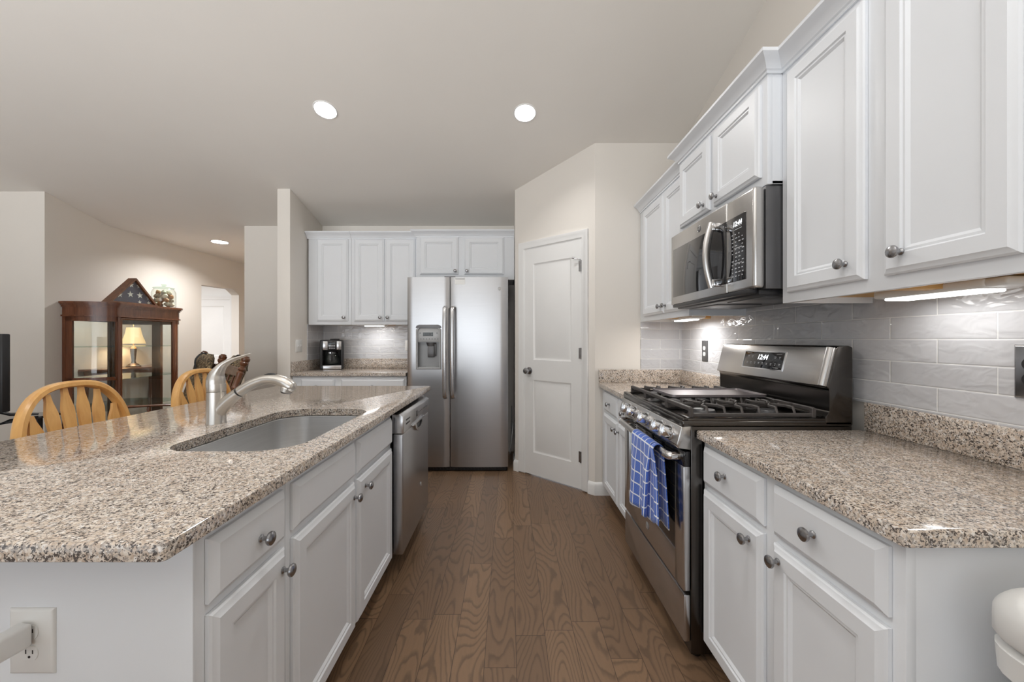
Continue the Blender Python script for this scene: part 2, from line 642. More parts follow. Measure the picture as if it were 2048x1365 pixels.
# ------------------------------------------------------------------ room shell
H = CAMZ
XW, YE, YP, YWF, YB, YC = 1.366, 3.07, 3.65, 3.63, 4.26, 4.27
PX0, PX1 = 0.056, 0.677
zc = lambda y: 3.56 - 0.2569 * y if y < YC else 3.56 - 0.2569 * YC
ZF = zc(YC)

mb = MB(); mb.box(-7.1, 1.6, -3.5, 7.2, -0.1, 0.0)
struct('floor', mb, FLOOR)
LIGHTS = [(-1.30, 2.76, .074), (.114, 2.786, .074), (-3.67, 4.95, .090)]


def ceiling_plane(mb, y0, z0, y1, z1, cuts):
    """one sloped or flat ceiling field with round openings"""
    x0, x1 = -7.1, 1.6
    f = lambda y: z0 + (z1 - z0) * (y - y0) / (y1 - y0)
    loops = [[V((x, y, f(y))) for x, y in ((x0, y0), (x1, y0), (x1, y1), (x0, y1))]]
    cs = math.cos(math.atan((z1 - z0) / (y1 - y0)))
    for cx, cy, r in cuts:
        loops.append([V((cx + r * math.cos(2 * PI * k / 32), cy + r * cs * math.sin(2 * PI * k / 32), f(cy + r * cs * math.sin(2 * PI * k / 32)))) for k in range(32)])
    es = []
    for lp in loops:
        vs = [mb.bm.verts.new(p) for p in lp]
        es += [mb.bm.edges.new((vs[i], vs[(i + 1) % len(vs)])) for i in range(len(vs))]
    bmesh.ops.triangle_fill(mb.bm, edges=es, use_beauty=True)


mb = MB()
ceiling_plane(mb, -3.5, 3.868 - 0.25 * 2.3, -1.2, 3.868, [])
ceiling_plane(mb, -1.2, 3.868, YC, ZF, LIGHTS[:2])
ceiling_plane(mb, YC, ZF, 7.2, ZF, LIGHTS[2:])
struct('ceiling', mb, CEIL)


def wallY(y0, y1, x, t, sub=None):
    """wall in a plane of constant x from y0 to y1, thickness t in +x"""
    pts = [(y0, 0), (y1, 0), (y1, zc(y1) + 0.02)]
    if y0 < YC < y1:
        pts.append((YC, ZF + 0.02))
    pts.append((y0, zc(y0) + 0.02))
    return MB().prism(pts, x, x + t, 'x')


mb = MB().prism([(-3.4, 0), (YE + 0.12, 0), (YE + 0.12, zc(YE + .12) + .02), (-1.2, zc(-1.2) + .02), (-3.4, 3.35)], XW, XW + 0.12, 'x')
wall_right = struct('wall_right', mb, WALL)
mb = MB().prism([(PX1, 0), (XW + .12, 0), (XW + .12, zc(YE) + .01), (PX1, zc(YE) + .01)], YE, YE + 0.10, 'y')
wall_pantry = struct('wall_pantry', mb, WALL)
# angled pantry wall with the door opening
A = V((PX0, YP, 0)); B = V((PX1, YE, 0))
LAB = (B - A).length
UA = (B - A).normalized()
MA = frame(A, UA)
T0, T1, DZ = 0.1453 * LAB, 0.854 * LAB, 2.045
mb = MB()
nz_ = 0.0
def wall_piece(mb, a, b, z0):
    pa, pb = A + UA * a, A + UA * b
    na = UA.cross(V((0, 0, 1)))
    back = -na * 0.10
    lp0 = [pa + V((0, 0, z0)), pb + V((0, 0, z0)), pb + V((0, 0, zc(pb.y) + .01)), pa + V((0, 0, zc(pa.y) + .01))]
    lp1 = [q + back for q in lp0]
    mb.quadstrip([lp0, lp1], True, True, True)
wall_piece(mb, 0, T0 - .004, 0)
wall_piece(mb, T1 + .004, LAB, 0)
wall_piece(mb, T0 - .004, T1 + .004, DZ + .004)
struct('wall_angled', mb, WALL)
mb = MB().box(PX0, PX0 + .10, YP, YB, 0, zc(YP) + 0.0)
mb = MB().prism([(YP, 0), (YB + .1, 0), (YB + .1, zc(YB) + .02), (YP, zc(YP) + .02)], PX0, PX0 + .1, 'x')
struct('wall_fridge_side', mb, WALL)
mb = MB().box(-2.89, PX0 + .1, YB, YB + .12, 0, ZF + .02)
wall_back = struct('wall_back', mb, WALL)
mb = MB().prism([(YWF, 0), (YB + .01, 0), (YB + .01, zc(YB) + .02), (YWF, zc(YWF) + .02)], -2.159, -2.037, 'x', bev=0.006)
wall_wing = struct('wall_wing', mb, WALL)
# hall
mb = MB().box(-2.89, -2.77, YB + .12, 7.1, 0, ZF + .02)
struct('wall_hall_right', mb, WALL)
mb = MB().box(-4.5, -2.77, 7.0, 7.12, 0, ZF + .02)
struct('wall_hall_end', mb, WALL)
XL, YL = -4.37, 3.67
mb = MB().prism([(YL, 0), (5.54, 0), (5.54, 2.0), (6.17, 2.02), (6.31, 1.94), (6.31, 0), (7.0, 0), (7.0, ZF + .02), (YC, ZF + .02), (YL, zc(YL) + .02)], XL - .12, XL, 'x')
struct('wall_left', mb, WALL)
mb = MB().prism([(-7.1, 0), (XL - .12, 0), (XL - .12, zc(YL) + .02), (-7.1, zc(YL) + .02)], YL, YL + .12, 'y')
struct('wall_great_room', mb, WALL)
# side room seen through the hall opening
mb = MB().box(-7.1, XL - .12, 6.45, 6.57, 0, ZF + .02)
struct('wall_side_room', mb, TRIM)
mb = MB().box(-7.1, -7.0, YL, 6.5, 0, ZF + .02)
struct('wall_side_room_left', mb, WALL)
# far left wall and rear wall, both with window openings
mb = MB()
mb.prism([(-3.4, 0), (YL, 0), (YL, zc(YL) + .02), (2.25, zc(2.25) + .02), (2.25, .45), (-1.05, .45), (-1.05, 2.3), (2.25, 2.3), (2.25, zc(2.25) + .02), (-1.2, zc(-1.2) + .02), (-3.4, 3.35)], -7.1, -7.0, 'x')
struct('wall_window_side', mb, WALL)
mb = MB()
for x0, x1, z0, z1 in ((-7.1, -5.6, 0, 3.35), (.25, 1.5, 0, 3.35), (-5.6, .25, 0, .08), (-5.6, .25, 2.28, 3.35)):
    mb.box(x0, x1, -3.5, -3.4, z0, z1)
struct('wall_rear', mb, WALL)


def window(name, M, w_, h_):
    mb = MB()
    mb.sweep(M, [(0, 0), (w_, 0), (w_, h_), (0, h_)], [(-.05, 0), (.03, 0), (.03, .03), (-.05, .03)], True)
    for k in (1, 2):
        mb.box(w_ * k / 3 - .03, w_ * k / 3 + .03, 0, h_, 0, .03, M=M)
    mb.box(0, w_, h_ / 2 - .02, h_ / 2 + .02, 0, .025, M=M)
    return struct(name, mb, TRIM)


window('window_1', frame(V((.25, -3.4, .08)), (-1, 0, 0)), 5.85, 2.2)
window('window_2', frame(V((-7.0, -1.05, .45)), (0, 1, 0)), 3.3, 1.85)

# baseboards
BBP = [(0, 0), (.016, 0), (.016, .075), (.010, .092), (.004, .10), (0, .10)]
I4 = Matrix.Identity(4)
mb = MB()
mb.sweep(I4, [tuple((A + UA * (T1 + .066))[:2]), (PX1, YE), (.80, YE)], [(o, h) for o, h in BBP])
mb.sweep(I4, [(PX0 , YP + .25), (PX0, YP), tuple((A + UA * (T0 - .066))[:2])], [(o, h) for o, h in BBP])
struct('baseboard_pantry', mb, TRIM)
mb = MB().sweep(I4, [(-7.0, YL), (XL, YL), (XL, 5.54)], [(o, h) for o, h in BBP])
struct('baseboard_left', mb, TRIM)
mb = MB().sweep(I4, [(-2.89, YB), (-2.159, YB), (-2.159, YWF), (-2.037, YWF)], [(o, h) for o, h in BBP])
struct('baseboard_back', mb, TRIM)


# tile backsplashes (children of their walls)
mb = MB().box(XW - .010, XW, .60, YE, .986, 1.42)
obj('tile_backsplash', mb, TILER, wall_right)
mb = MB().box(1.035, XW - .010, YE - .010, YE, .986, 1.40)
obj('tile_backsplash', mb, TILEB, wall_pantry)
mb = MB().box(-2.026, -.90, YB - .010, YB, 1.013, 1.40)
obj('tile_backsplash', mb, TILEB, wall_back)
mb = MB().box(-2.037, -2.027, YB - .33, YB, 1.013, 1.374)
obj('tile_backsplash', mb, TILER, wall_wing)

# ------------------------------------------------------------------ doors of the house
KN_PROF = [(.0001, 0), (.009, .0), (.009, .002), (.0055, .005), (.005, .012), (.0065, .016), (.0145, .019), (.0165, .023), (.0155, .027), (.010, .0305), (.0001, .0315)]


def house_door(name, M, wd, hd, panels, hinge_side=1, knob_v=.93, knob=True):
    """slab, casing, knob and hinges; M at lower left of the slab on the wall face"""
    mb = MB()
    st = .098
    n0, n1 = -.035, .002
    mb.box(0, st, 0, hd, n0, n1, M=M); mb.box(wd - st, wd, 0, hd, n0, n1, M=M)
    edges = [0] + [e for p in panels for e in p] + [hd]
    for i in range(0, len(edges), 2):
        mb.box(st, wd - st, edges[i], edges[i + 1], n0, n1, M=M)
    for (v0, v1) in panels:
        Mp = M @ Matrix.Translation(V((st, v0, 0)))
        mb.rings(Mp, wd - 2 * st, v1 - v0, [(0, n1), (.012, -.006), (.020, -.006), (.042, -.0005)], n0)
    d = struct(name, mb, TRIM)
    mb = MB()
    cp = [(0.0, 0), (0.0, .010), (.008, .014), (.034, .013), (.045, .019), (.058, .019), (.06, .014), (.06, 0)]
    mb.sweep(M, [(wd + .006, 0), (wd + .006, hd + .006), (-.006, hd + .006), (-.006, 0)], cp)
    mb.box(-.006, .000, 0, hd + .006, -.1, .004, M=M); mb.box(wd, wd + .006, 0, hd + .006, -.1, .004, M=M)
    mb.box(0, wd, hd, hd + .006, -.1, .004, M=M)
    obj('casing', mb, TRIM, d)
    if knob:
        mb = MB()
        ku = .055 if hinge_side > 0 else wd - .055
        mb.lathe([(.0001, 0), (.032, 0), (.031, .006), (.014, .009), (.012, .025), (.016, .032), (.027, .042), (.0285, .052), (.024, .062), (.010, .067), (.0001, .067)], M @ Matrix.Translation(V((ku, knob_v, n1))), 20)
        obj('door_knob', mb, KNOB, d)
        for hv in (.26, 1.10, hd - .22):
            mb = MB()
            hu = wd - .002 if hinge_side > 0 else .002
            mb.cyl(M @ V((hu, hv - .045, .008)), M @ V((hu, hv + .045, .008)), .007, seg=10)
            mb.box(hu - .022, hu, hv - .044, hv + .044, .002, .004, M=M)
            obj('hinge', mb, KNOB, d)
    return d


MD = MA @ Matrix.Translation(V((T0, .012, 0)))
house_door('door_1', MD, T1 - T0, 2.03, [(.20, .85), (1.03, 1.89)], 1)
# hinge-pin door stop, a part of the pantry door
d1 = bpy.data.objects['door_1']
mb = MB(); q = T1 - T0 - .002
mb.cyl(MD @ V((q, 1.86, .012)), MD @ V((q - .055, 1.875, .03)), .004, seg=8)
mb.cyl(MD @ V((q - .05, 1.874, .028)), MD @ V((q - .068, 1.879, .034)), .008, seg=10)
obj('door_stop', mb, KNOB, d1)
house_door('door_2', frame(V((-5.30, 6.432, .012)), (1, 0, 0)), .70, 1.86, [(.20, .80), (.94, 1.76)], -1, knob=False)

# ------------------------------------------------------------------ recessed ceiling lights
SL = math.atan(0.2569)


def downlight(x, y, label, slope=True, r=.082, power=5):
    z = zc(y)
    t = thing('recessed_light', label, 'ceiling light', (x, y, z), 'recessed ceiling lights')
    R = Matrix.Rotation(-SL, 4, 'X') if slope else I4
    M = Matrix.Translation(V((x, y, z))) @ R @ Matrix.Rotation(PI, 4, 'X')
    mb = MB().lathe([(r * .90, -.001), (r, -.001), (r, .003), (r * .95, .006), (r * .88, .004), (r * .62, -.045), (r * .60, -.052), (r * .70, -.052), (r * .92, -.010)], M, 36, False)
    obj('trim_ring', mb, WHITE, t)
    mb = MB().lathe([(.0001, -.044), (r * .62, -.044), (r * .62, -.054), (.0001, -.054)], M, 28)
    obj('lens', mb, LENS, t)
    l = bpy.data.lights.new('downlight', 'AREA')
    l.shape = 'DISK'; l.size = r * 1.1; l.energy = power; l.color = (1, .985, .965); l.spread = math.radians(165)
    o = bpy.data.objects.new('downlight', l)
    o.matrix_world = Matrix.Translation(V((x, y, z))) @ R @ Matrix.Translation(V((0, 0, .040)))
    COL.objects.link(o)
    return t


downlight(-1.30, 2.76, 'left one of the two round recessed lights in the sloped kitchen ceiling')
downlight(.114, 2.786, 'right one of the two round recessed lights in the sloped kitchen ceiling, near the pantry')
downlight(-3.67, 4.95, 'flat recessed light in the low hall ceiling left of the white wall end', False, .10, 14)
for x, y in ((-1.3, .6), (.1, .6)):
    l = area('ceiling_fill_behind_view', (x, y, zc(y) - .03), (-SL, 0, 0), .12, .12, 7, (1, .985, .965), 'DISK')  # unseen fill lamps added, without fixtures, to brighten the near cabinets

# ------------------------------------------------------------------ cabinets
RX = frame((0, 0, 0), (0, -1, 0))      # facing -X (right run)
DOOR_R = [(0, .009), (.004, .013), (.011, .0155), (.016, .020), (.052, .020), (.056, .0155), (.062, .0155), (.070, .0095)]
DRAW_R = [(0, .008), (.005, .012), (.016, .020)]


def Mface(o, facing):
    return frame(V(o), {'-X': (0, -1, 0), '+X': (0, 1, 0), '-Y': (1, 0, 0)}[facing])


def cab_door(parent, M, w_, h_, knob=None, name='door', mat=None, rl=None):
    mb = MB().rings(M, w_, h_, rl or (DOOR_R if name == 'door' else DRAW_R), .001)
    d = obj(name, mb, mat or CAB, parent, 25)
    if knob:
        mb = MB().lathe(KN_PROF, M @ Matrix.Translation(V((knob[0], knob[1], .020))), 18)
        obj('knob', mb, KNOB, d)
    return d


CROWN = [(0, 0), (.006, 0), (.006, .010), (.012, .014), (.016, .024), (.030, .040), (.046, .050), (.050, .054), (.050, .066), (0, .066)]


def wall_cab(name, label, facing, face, a0, a1, depth, z0, z1, doors, group, crown=True, csc=1.0, ends=(True, True), cr_path=None, under=True):
    """a0<a1 along the wall; face = coordinate of the face frame. doors: list of (a_lo,a_hi,zlo,zhi,knob_a,knob_z)"""
    mid = (a0 + a1) / 2
    if facing == '-X':
        loc = (face + depth / 2, mid, z0)
    else:
        loc = (mid, face + depth / 2, z0)
    t = thing(name, label, 'cabinet', loc, group)
    mb = MB()
    def bx(m, d0, d1, b0, b1, c0, c1, bev=0.0015):
        if facing == '-X':
            m.box(face + d0, face + d1, b0, b1, c0, c1, bev)
        else:
            m.box(b0, b1, face + d0, face + d1, c0, c1, bev)
    rec = .022
    bx(mb, 0, .020, a0, a1, z0, z1)
    bx(mb, .018, depth, a0, a0 + .014, z0, z1)
    bx(mb, .018, depth, a1 - .014, a1, z0, z1)
    bx(mb, .018, depth, a0, a1, z1 - .014, z1)
    obj('carcass', mb, CAB, t)
    if under:
        mb = MB()
        bx(mb, .020, depth - .002, a0 + .014, a1 - .014, z0 + rec, z0 + rec + .010, 0)
        if a1 - a0 > .6:
            bx(mb, .020, depth - .002, mid - .022, mid + .022, z0 + .004, z0 + rec, .001)
        obj('bottom_panel', mb, RAW, t)
    else:
        mb = MB(); bx(mb, .018, depth, a0, a1, z0, z0 + .012, 0)
        obj('bottom_panel', mb, CAB, t)
    for (b0, b1, c0, c1, ka, kz) in doors:
        if facing == '-X':
            M = Mface((face, b1, c0), '-X'); ku = b1 - ka
        else:
            M = Mface((b0, face, c0), '-Y'); ku = ka - b0
        cab_door(t, M, b1 - b0, c1 - c0, (ku, kz - c0))
    if cr_path:
        mb = MB().sweep(Matrix.Translation(V((0, 0, z1 - .012))), cr_path, [(o * csc, h * csc) for o, h in CROWN])
        obj('crown_moulding', mb, CAB, t, 30)
    return t


G_UP = 'white wall cabinets'
# right run: near pair, over the microwave, far pair
FR = 1.03
UD = XW - FR - .001
wall_cab('wall_cabinet', 'large white wall cabinet nearest the camera, two tall doors, above the near granite counter', '-X', FR, .72, 1.468, UD, 1.361, 2.238,
         [(1.118, 1.433, 1.398, 2.205, 1.172, 1.452), (.775, 1.061, 1.398, 2.205, 1.005, 1.452)], G_UP,
         cr_path=[(FR, 1.468), (FR, .72)])
wall_cab('wall_cabinet', 'short white wall cabinet with two square doors directly above the microwave', '-X', .974, 1.470, 2.228, XW - .974 - .001, 1.812, 2.238,
         [(1.50, 1.835, 1.848, 2.205, 1.795, 1.885), (1.874, 2.195, 1.848, 2.205, 1.915, 1.885)], G_UP,
         cr_path=[(XW - .002, 2.228), (.974, 2.228), (.974, 1.470), (1.028, 1.470)], under=False)
wall_cab('wall_cabinet', 'white two-door wall cabinet in the corner left of the microwave, against the pantry wall', '-X', FR, 2.232, YE - .012, UD, 1.361, 2.222,
         [(2.245, 2.557, 1.398, 2.19, 2.52, 1.445), (2.566, 2.955, 1.398, 2.19, 2.60, 1.445)], G_UP,
         cr_path=[(FR, YE - .012), (FR, 2.232)])
# back run
FB = 3.93
BD = YB - FB - .001
wall_cab('wall_cabinet', 'narrow single-door white wall cabinet beside the wing wall, above the coffee maker', '-Y', FB, -2.020, -1.590, BD, 1.372, 2.250,
         [(-1.93, -1.617, 1.407, 2.235, -1.652, 1.445)], G_UP, cr_path=[(-2.034, FB), (-1.590, FB)])
wall_cab('wall_cabinet', 'white wall cabinet with two narrow doors between the single-door cabinet and the refrigerator', '-Y', FB, -1.588, -.922, BD, 1.372, 2.250,
         [(-1.557, -1.254, 1.407, 2.235, -1.289, 1.445), (-1.244, -.942, 1.407, 2.235, -1.215, 1.445)], G_UP, cr_path=[(-1.588, FB), (-.922, FB)])
wall_cab('wall_cabinet', 'wide low white wall cabinet with two doors above the refrigerator', '-Y', 3.87, -.918, .052, YB - 3.87 - .001, 1.817, 2.250,
         [(-.883, -.501, 1.866, 2.248 - .01, -.530, 1.900), (-.442, -.05, 1.866, 2.238, -.415, 1.900)], G_UP,
         cr_path=[(-.918, YB - .003), (-.918, 3.87), (.052, 3.87)], under=False)


def base_cab(name, label, facing, face, a0, a1, depth, ztop, fronts, group, end_panels=()):
    mid = (a0 + a1) / 2
    sg = {'-X': 1, '+X': -1, '-Y': 1}[facing]
    if facing == '-Y':
        loc = (mid, face + depth / 2, 0)
    else:
        loc = (face + sg * depth / 2, mid, 0)
    t = thing(name, label, 'cabinet', loc, group)

    def bx(m, d0, d1, b0, b1, c0, c1, bev=0.0015):
        if facing == '-Y':
            m.box(b0, b1, face + d0, face + d1, c0, c1, bev)
        else:
            m.box(face + sg * d0, face + sg * d1, b0, b1, c0, c1, bev)
    mb = MB()
    bx(mb, 0, .02, a0, a1, .095, ztop)
    bx(mb, .018, depth, a0, a0 + .014, .0, ztop) if 0 in end_panels else bx(mb, .018, depth, a0, a0 + .014, .095, ztop)
    bx(mb, .018, depth, a1 - .014, a1, .0, ztop) if 1 in end_panels else bx(mb, .018, depth, a1 - .014, a1, .095, ztop)
    bx(mb, .018, depth, a0, a1, .095, .11)
    bx(mb, depth - .01, depth, a0, a1, .095, ztop)
    obj('carcass', mb, CAB, t)
    mb = MB(); bx(mb, .075, .090, a0, a1, 0, .096, 0)
    bx(mb, .080, depth, a0 + .001, a0 + .015, 0, .096, 0); bx(mb, .080, depth, a1 - .015, a1 - .001, 0, .096, 0)
    obj('toe_kick', mb, CABK, t)
    for (kind, b0, b1, c0, c1, kn) in fronts:
        if facing == '-X':
            M = Mface((face, b1, c0), '-X'); f = lambda a: b1 - a
        elif facing == '+X':
            M = Mface((face, b0, c0), '+X'); f = lambda a: a - b0
        else:
            M = Mface((b0, face, c0), '-Y'); f = lambda a: a - b0
        cab_door(t, M, b1 - b0, c1 - c0, (f(kn[0]), kn[1] - c0) if kn else None, kind)
    return t


CABK = simple('toe_kick_board', lin(96, 72, 56), 0.5)
ZC = .885
TH = .031
G_B = 'white base cabinets'
FRB = .733
ZB0 = ZC - TH - .001
base_cab('base_cabinet', 'white base cabinet nearest the camera on the right, beside the trash can', '-X', FRB, .72, 1.462, XW - FRB - .002, ZB0,
         [('drawer', 1.109, 1.445, .694, .83, (1.289, .772)), ('drawer', .745, 1.065, .694, .83, (.914, .768)),
          ('door', 1.109, 1.445, .108, .672, (1.160, .632)), ('door', .745, 1.065, .108, .672, (1.034, .636))], G_B, (0,))
base_cab('base_cabinet', 'white base cabinet in the far right corner between range and pantry wall', '-X', FRB, 2.252, YE - .014, XW - FRB - .002, ZB0,
         [('drawer', 2.275, 2.565, .694, .83, (2.42, .762)), ('drawer', 2.585, 2.955, .694, .83, (2.77, .762)),
          ('door', 2.275, 2.565, .108, .672, (2.535, .620)), ('door', 2.585, 2.955, .108, .672, (2.62, .620))], G_B)
FBB = 3.655
base_cab('base_cabinet', 'white base cabinet on the back wall below the coffee maker', '-Y', FBB, -2.030, -.960, YB - FBB - .002, .914 - TH - .001,
         [('drawer', -1.945, -1.63, .715, .855, (-1.79, .785)), ('drawer', -1.57, -.975, .715, .855, (-1.27, .785)),
          ('door', -1.945, -1.63, .108, .695, (-1.66, .64)), ('door', -1.57, -.975, .108, .695, (-1.02, .64))], G_B)
# island
FI = -.61
IY0, IY1 = .757, 2.80
ID = .60
base_cab('base_cabinet', 'white island cabinet nearest the camera, one drawer over one narrow door', '+X', FI, IY0, 1.062, ID, ZB0,
         [('drawer', .781, 1.041, .694, .825, (.928, .752)), ('door', .781, 1.041, .108, .672, (1.018, .623))], 'white island cabinets', (0,))
base_cab('base_cabinet', 'wide white sink cabinet in the island, two doors below false fronts', '+X', FI, 1.064, 2.002, ID, ZB0,
         [('drawer', 1.085, 1.512, .694, .825, None), ('drawer', 1.540, 1.985, .694, .825, None),
          ('door', 1.085, 1.512, .108, .672, (1.487, .621)), ('door', 1.540, 1.985, .108, .672, (1.603, .625))], 'white island cabinets')
# island back and end panels
t = thing('island_panel', 'plain white end and back panelling of the island, with the outlet on it', 'panel', (-1.22, 1.7, 0))
mb = MB()
mb.box(-1.33, FI + .001, IY0 - .006, IY0 - .0005, 0, ZB0, .001)
obj('end_panel', mb, CABIN, t)
mb = MB().box(-1.33, -1.214, IY0, IY1, 0, ZB0, .001)
obj('back_panel', mb, CABIN, t)
mb = MB().box(-1.213, FI - .004, 2.655, IY1, 0, ZB0, .001)
obj('far_panel', mb, CABIN, t)

# ------------------------------------------------------------------ counters
def rounded(x0, x1, y0, y1, r, n=6):
    rs = r if isinstance(r, (list, tuple)) else [r] * 4
    out = []
    for (cx, cy, a0, rr) in ((x0 + rs[0], y0 + rs[0], PI, rs[0]), (x1 - rs[1], y0 + rs[1], 1.5 * PI, rs[1]), (x1 - rs[2], y1 - rs[2], 0, rs[2]), (x0 + rs[3], y1 - rs[3], .5 * PI, rs[3])):
        for k in range(n + 1):
            a = a0 + .5 * PI * k / n
            out.append((cx + rr * math.cos(a), cy + rr * math.sin(a)))
    return out


def slab(mb, x0, x1, y0, y1, z0, z1, holes=(), r=.012, ease=.006):
    prof = [(ease, z1), (ease * .3, z1 - ease * .3), (0, z1 - ease), (0, z0 + .002), (.002, z0)]
    loops = []
    for ins, z in prof:
        loops.append([V((p[0], p[1], z)) for p in rounded(x0 + ins, x1 - ins, y0 + ins, y1 - ins, max(r - ins * .5, .002), 4)])
    vs = mb.quadstrip(loops, True)
    tops, bots = [vs[0]], [vs[-1]]
    for hp in holes:
        hl = mb.quadstrip([[V((p[0], p[1], z)) for p in hp] for z in (z1, z0)], True)
        tops.append(hl[0]); bots.append(hl[1])
    for ls in (tops, bots):
        es = []
        for l in ls:
            for i in range(len(l)):
                e = mb.bm.edges.get((l[i], l[(i + 1) % len(l)]))
                es.append(e)
        bmesh.ops.triangle_fill(mb.bm, edges=es, use_beauty=True)


SX0, SX1, SY0, SY1 = -1.085, -.668, 1.185, 1.905
SINK_R = [.10, .13, .10, .12]
mb = MB()
slab(mb, -1.70, -.573, .648, 2.86, ZC - TH, ZC, [rounded(SX0, SX1, SY0, SY1, SINK_R, 10)], r=.012)
tag(obj('countertop', mb, GRAN), 'large speckled granite island top with the sink cut into it', 'countertop', 'granite countertops')

t = thing('countertop', 'speckled granite counter right of the range, nearest the camera', 'countertop', (1.03, 1.08, ZC - TH), 'granite countertops')
mb = MB(); slab(mb, .702, XW - .002, .692, 1.466, ZC - TH, ZC, r=.010)
obj('slab', mb, GRAN, t)
mb = MB().box(XW - .032, XW - .011, .692, 1.466, ZC, ZC + .104, .003)
obj('upstand', mb, GRAN, t)
t = thing('countertop', 'speckled granite counter in the far right corner behind the range', 'countertop', (1.03, 2.66, ZC - TH), 'granite countertops')
mb = MB(); slab(mb, .702, XW - .002, 2.246, YE - .002, ZC - TH, ZC, r=.010)
obj('slab', mb, GRAN, t)
mb = MB().box(XW - .032, XW - .011, 2.246, YE - .034, ZC, ZC + .104, .003)
obj('upstand', mb, GRAN, t)
mb = MB().box(.702, XW - .011, YE - .033, YE - .011, ZC, ZC + .104, .003)
obj('upstand', mb, GRAN, t)
t = thing('countertop', 'speckled granite counter on the back wall with the coffee maker on it', 'countertop', (-1.5, 3.94, .914 - TH), 'granite countertops')
mb = MB(); slab(mb, -2.035, -.958, 3.625, YB - .002, .914 - TH, .914, r=.008)
obj('slab', mb, GRAN, t)
mb = MB().box(-2.014, -.958, YB - .032, YB - .011, .914, 1.016, .003)
obj('upstand', mb, GRAN, t)
mb = MB().box(-2.0355, -2.0155, 3.64, YB - .011, .914, 1.016, .003)
obj('upstand', mb, GRAN, t)

# ------------------------------------------------------------------ sink and faucet
t = thing('sink', 'stainless undermount sink basin in the island', 'sink', ((SX0 + SX1) / 2, (SY0 + SY1) / 2, ZC - TH - .22))
mb = MB()
zr = ZC - TH - .001
def sl(ins, z):
    rs = [max(.02, r - ins * .6) for r in SINK_R]
    return [V((p[0], p[1], z)) for p in rounded(SX0 + ins, SX1 - ins, SY0 + ins, SY1 - ins, rs, 10)]
inner = [sl(-.02, zr), sl(-.004, zr), sl(.000, zr - .004), sl(.004, zr - .165), sl(.012, zr - .19), sl(.035, zr - .205), sl(.12, zr - .210), sl(.19, zr - .213)]
mb.quadstrip(inner, True, False, True)
outer = [sl(-.02, zr), sl(-.02, zr - .002), sl(-.003, zr - .003), sl(.002, zr - .167), sl(.033, zr - .208), sl(.19, zr - .2155)]
mb.quadstrip(outer, True, False, True)
obj('basin', mb, SINKM, t)
mb = MB().lathe([(.0001, .001), (.028, .001), (.030, .004), (.043, .003), (.045, .0), (.0001, -.001)], Matrix.Translation(V(((SX0 + SX1) / 2, (SY0 + SY1) / 2, zr - .212))), 24)
obj('drain', mb, CHROME, t)

FXc, FYc = -1.19, 1.585
t = thing('faucet', 'brushed nickel pull-out faucet standing behind the island sink', 'faucet', (FXc, FYc, ZC))
MF = Matrix.Translation(V((FXc, FYc, ZC)))
mb = MB().lathe([(.0001, 0), (.0355, 0), (.0355, .003), (.0345, .006), (.034, .11), (.0335, .126), (.0335, .128), (.0001, .128)], MF, 32)
# branch into the spout, grown from the body
br = curve([(FXc + .002, FYc, ZC + .035), (FXc + .022, FYc - .001, ZC + .062), (FXc + .058, FYc - .004, ZC + .096), (FXc + .098, FYc - .008, ZC + .126)], 6)
mb.tube(br, [.030 + (.0215 - .030) * (k / (len(br) - 1)) for k in range(len(br))], 20, up=(0, 1, 0))
obj('body', mb, NICKEL, t)
mb = MB().lathe([(.0001, .129), (.0335, .129), (.034, .131), (.034, .146), (.0335, .160), (.0001, .160)], MF, 32)
obj('collar', mb, NICKEL, t)
mb = MB()
hp = curve([(FXc - .002, FYc, ZC + .150), (FXc - .001, FYc, ZC + .178), (FXc + .006, FYc, ZC + .205), (FXc + .028, FYc, ZC + .235), (FXc + .065, FYc, ZC + .257), (FXc + .108, FYc, ZC + .272), (FXc + .142, FYc, ZC + .284)], 6)
hr0 = [.0335, .0325, .027, .0195, .0155, .0125, .006]
hr = []
for i in range(6):
    for k in range(6):
        hr.append(hr0[i] + (hr0[i + 1] - hr0[i]) * k / 6)
hr.append(.004)
loops = []
for i, p in enumerate(hp):
    tn = (hp[min(i + 1, len(hp) - 1)] - hp[max(i - 1, 0)]).normalized()
    a = V((0, 1, 0)); b = tn.cross(a).normalized()
    f = i / (len(hp) - 1)
    sq = 1.0 - .55 * max(0, min(1, (f - .25) / .5))
    loops.append([p + (a * math.cos(2 * PI * k / 20) + b * math.sin(2 * PI * k / 20) * sq) * hr[i] for k in range(20)])
mb.quadstrip(loops, True, True, True)
obj('handle', mb, NICKEL, t)
s0 = [(FXc + .098, FYc - .008, ZC + .126), (FXc + .104, FYc - .0085, ZC + .130)]
mb = MB().tube(s0, [.0208, .0208], 20, up=(0, 1, 0))
obj('joint_ring', mb, BLACK, t)
sp = curve([(FXc + .104, FYc - .0085, ZC + .130), (FXc + .150, FYc - .012, ZC + .158), (FXc + .205, FYc - .016, ZC + .178), (FXc + .250, FYc - .02, ZC + .180), (FXc + .292, FYc - .024, ZC + .169), (FXc + .318, FYc - .026, ZC + .152)], 6)
sr0 = [.0215, .0205, .0195, .021, .024, .0235]
sr = []
for i in range(5):
    for k in range(6):
        sr.append(sr0[i] + (sr0[i + 1] - sr0[i]) * k / 6)
sr.append(.0225)
mb = MB().tube(sp, sr, 20, up=(0, 1, 0))
mb.sphere((FXc + .316, FYc - .026, ZC + .153), .023, None, 18, 12, (1, 1, 1))
mb.cyl((FXc + .306, FYc - .026, ZC + .150), (FXc + .299, FYc - .026, ZC + .130), .024, .0235, 22, .003)
head = obj('spray_head', mb, NICKEL, t)
